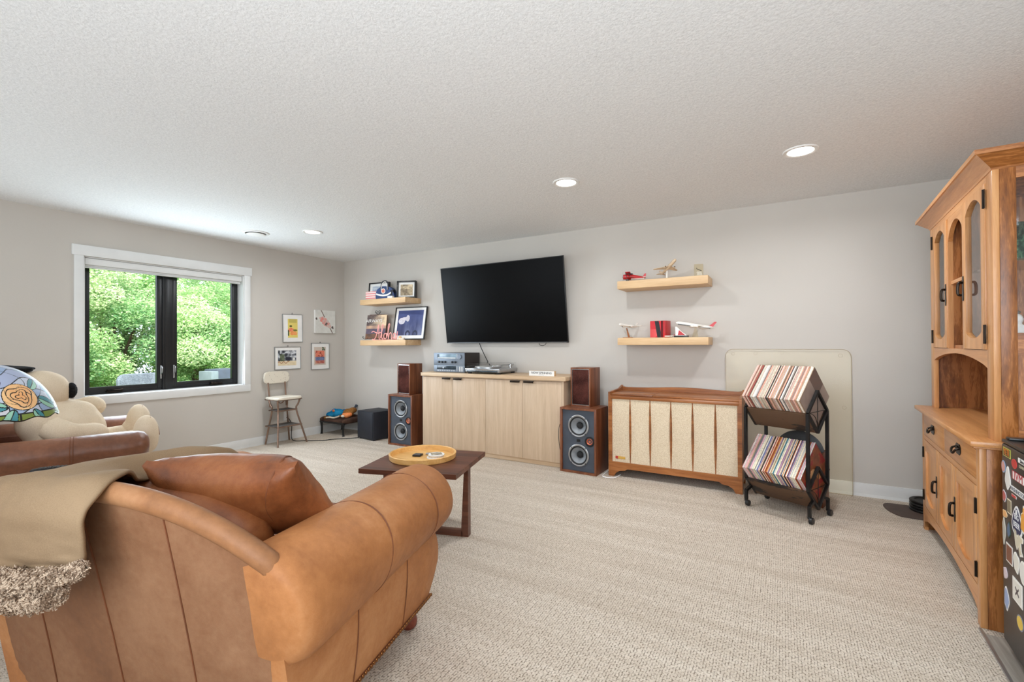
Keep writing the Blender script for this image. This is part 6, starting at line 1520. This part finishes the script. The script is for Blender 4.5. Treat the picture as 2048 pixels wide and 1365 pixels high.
def shade_col(a, v):
    s = ((a-AZ+PI) % (2*PI))-PI; X = s*.19*1.15; Z = -(v-.735)*.32     # metres on the surface around the rose
    R_ = math.hypot(X*1.0, Z*1.15); th = math.atan2(Z, X)
    lead = (20, 19, 20)
    if R_ < .062:
        q = R_/.062
        if q > .955: return lead
        qq = q+.10*math.sin(th*3+q*4)
        for k_, rr_ in enumerate((.22, .45, .70)):
            if abs(qq-rr_) < .028: return lead
        n_ = 3 if qq < .45 else (4 if qq < .70 else 5); ph = (th+qq*2.2+n_)/(2*PI)*n_ % 1
        if qq > .22 and abs(ph-.5)*2*PI/n_*q*.070 < .0014 : return lead
        return lerp3((226, 150, 92), (242, 204, 150), .3+.5*q+.5*(fbm(X*40+9, Z*40)-.5))
    for k, (lx, lz, la, sz) in enumerate(((.085, .045, .5, 1), (-.09, -.03, 2.9, 1), (.10, -.035, -.5, 1.1), (-.05, -.085, -2.0, 1), (.045, -.09, -1.1, 1), (.15, .0, 1.4, 1.1), (-.15, -.05, 2.2, 1), (-.13, .05, 2.6, 1))):
        dx, dz = X-lx, Z-lz; c, s2 = math.cos(la), math.sin(la); p, q = dx*c+dz*s2, -dx*s2+dz*c
        e = (p/(.042*sz))**2+(q/(.019*sz))**2
        if e < 1:
            if e > .80 or abs(q) < .0016: return lead
            return (70, 140, 150) if q > 0 else (150, 200, 176)
    for (bx_, bz_) in ((-.06, .115),):
        for k in range(4):
            la = .6+k*.85+(.5 if k > 1 else 0); dx, dz = X-bx_-.018*math.cos(la), Z-bz_-.018*math.sin(la); c, s2 = math.cos(la), math.sin(la); p, q = dx*c+dz*s2, -dx*s2+dz*c
            e = (p/.026)**2+(q/.011)**2
            if e < 1: return lead if e > .72 else (160, 190, 160)
    if v > .93: 
        if abs((a*9/PI) % 1-.5) > .46 or v < .945: return lead
        return (120, 140, 60)
    u1 = (s*2.2+.5*math.sin(v*9)) % 1; v1 = (v*5.5+.4*math.sin(s*5)) % 1
    if u1 < .035 or v1 < .07: return lead
    return ((168, 178, 206), (196, 204, 220), (150, 172, 204), (206, 206, 214))[int(vn(math.floor(s*2.2+.5*math.sin(v*9))*7.3, math.floor(v*5.5+.4*math.sin(s*5))*3.1)*3.99)]
na, nv = 900, 190
me = bpy.data.meshes.new('lamp_shade')
co = [shade_pt(2*PI*i/na, .04+.96*j/nv) for j in range(nv+1) for i in range(na)]
fa = [(j*na+i, j*na+(i+1) % na, (j+1)*na+(i+1) % na, (j+1)*na+i) for j in range(nv) for i in range(na)]
me.from_pydata([tuple(c) for c in co], [], fa)
lc = {}
def lcc(c):
    if c not in lc: lc[c] = (*lin(c), 1)
    return lc[c]
cc = np.array([lcc(tuple(shade_col(2*PI*(i+.5)/na, .04+.96*(j+.5)/nv))) for j in range(nv) for i in range(na)])
at = me.color_attributes.new('col', 'FLOAT_COLOR', 'CORNER'); at.data.foreach_set('color', np.repeat(cc, 4, 0).ravel().astype(np.float32))
sh = obj('lamp_shade', me, 'stained_glass', t, 80); sd = sh.modifiers.new('s', 'SOLIDIFY'); sd.thickness = .003
obj('shade_rim', tube(BM(), [shade_pt(a, 1.0, .001) for a in np.linspace(0, 2*PI, 97)[:-1]], .003, 6, closed=True), 'antique_pull', t)
obj('socket', lathe(BM(), [(.0, .40), (.02, .405), (.02, .46), (.03, .48), (.03, .52), (0, .54)], 20), 'antique_pull', t)
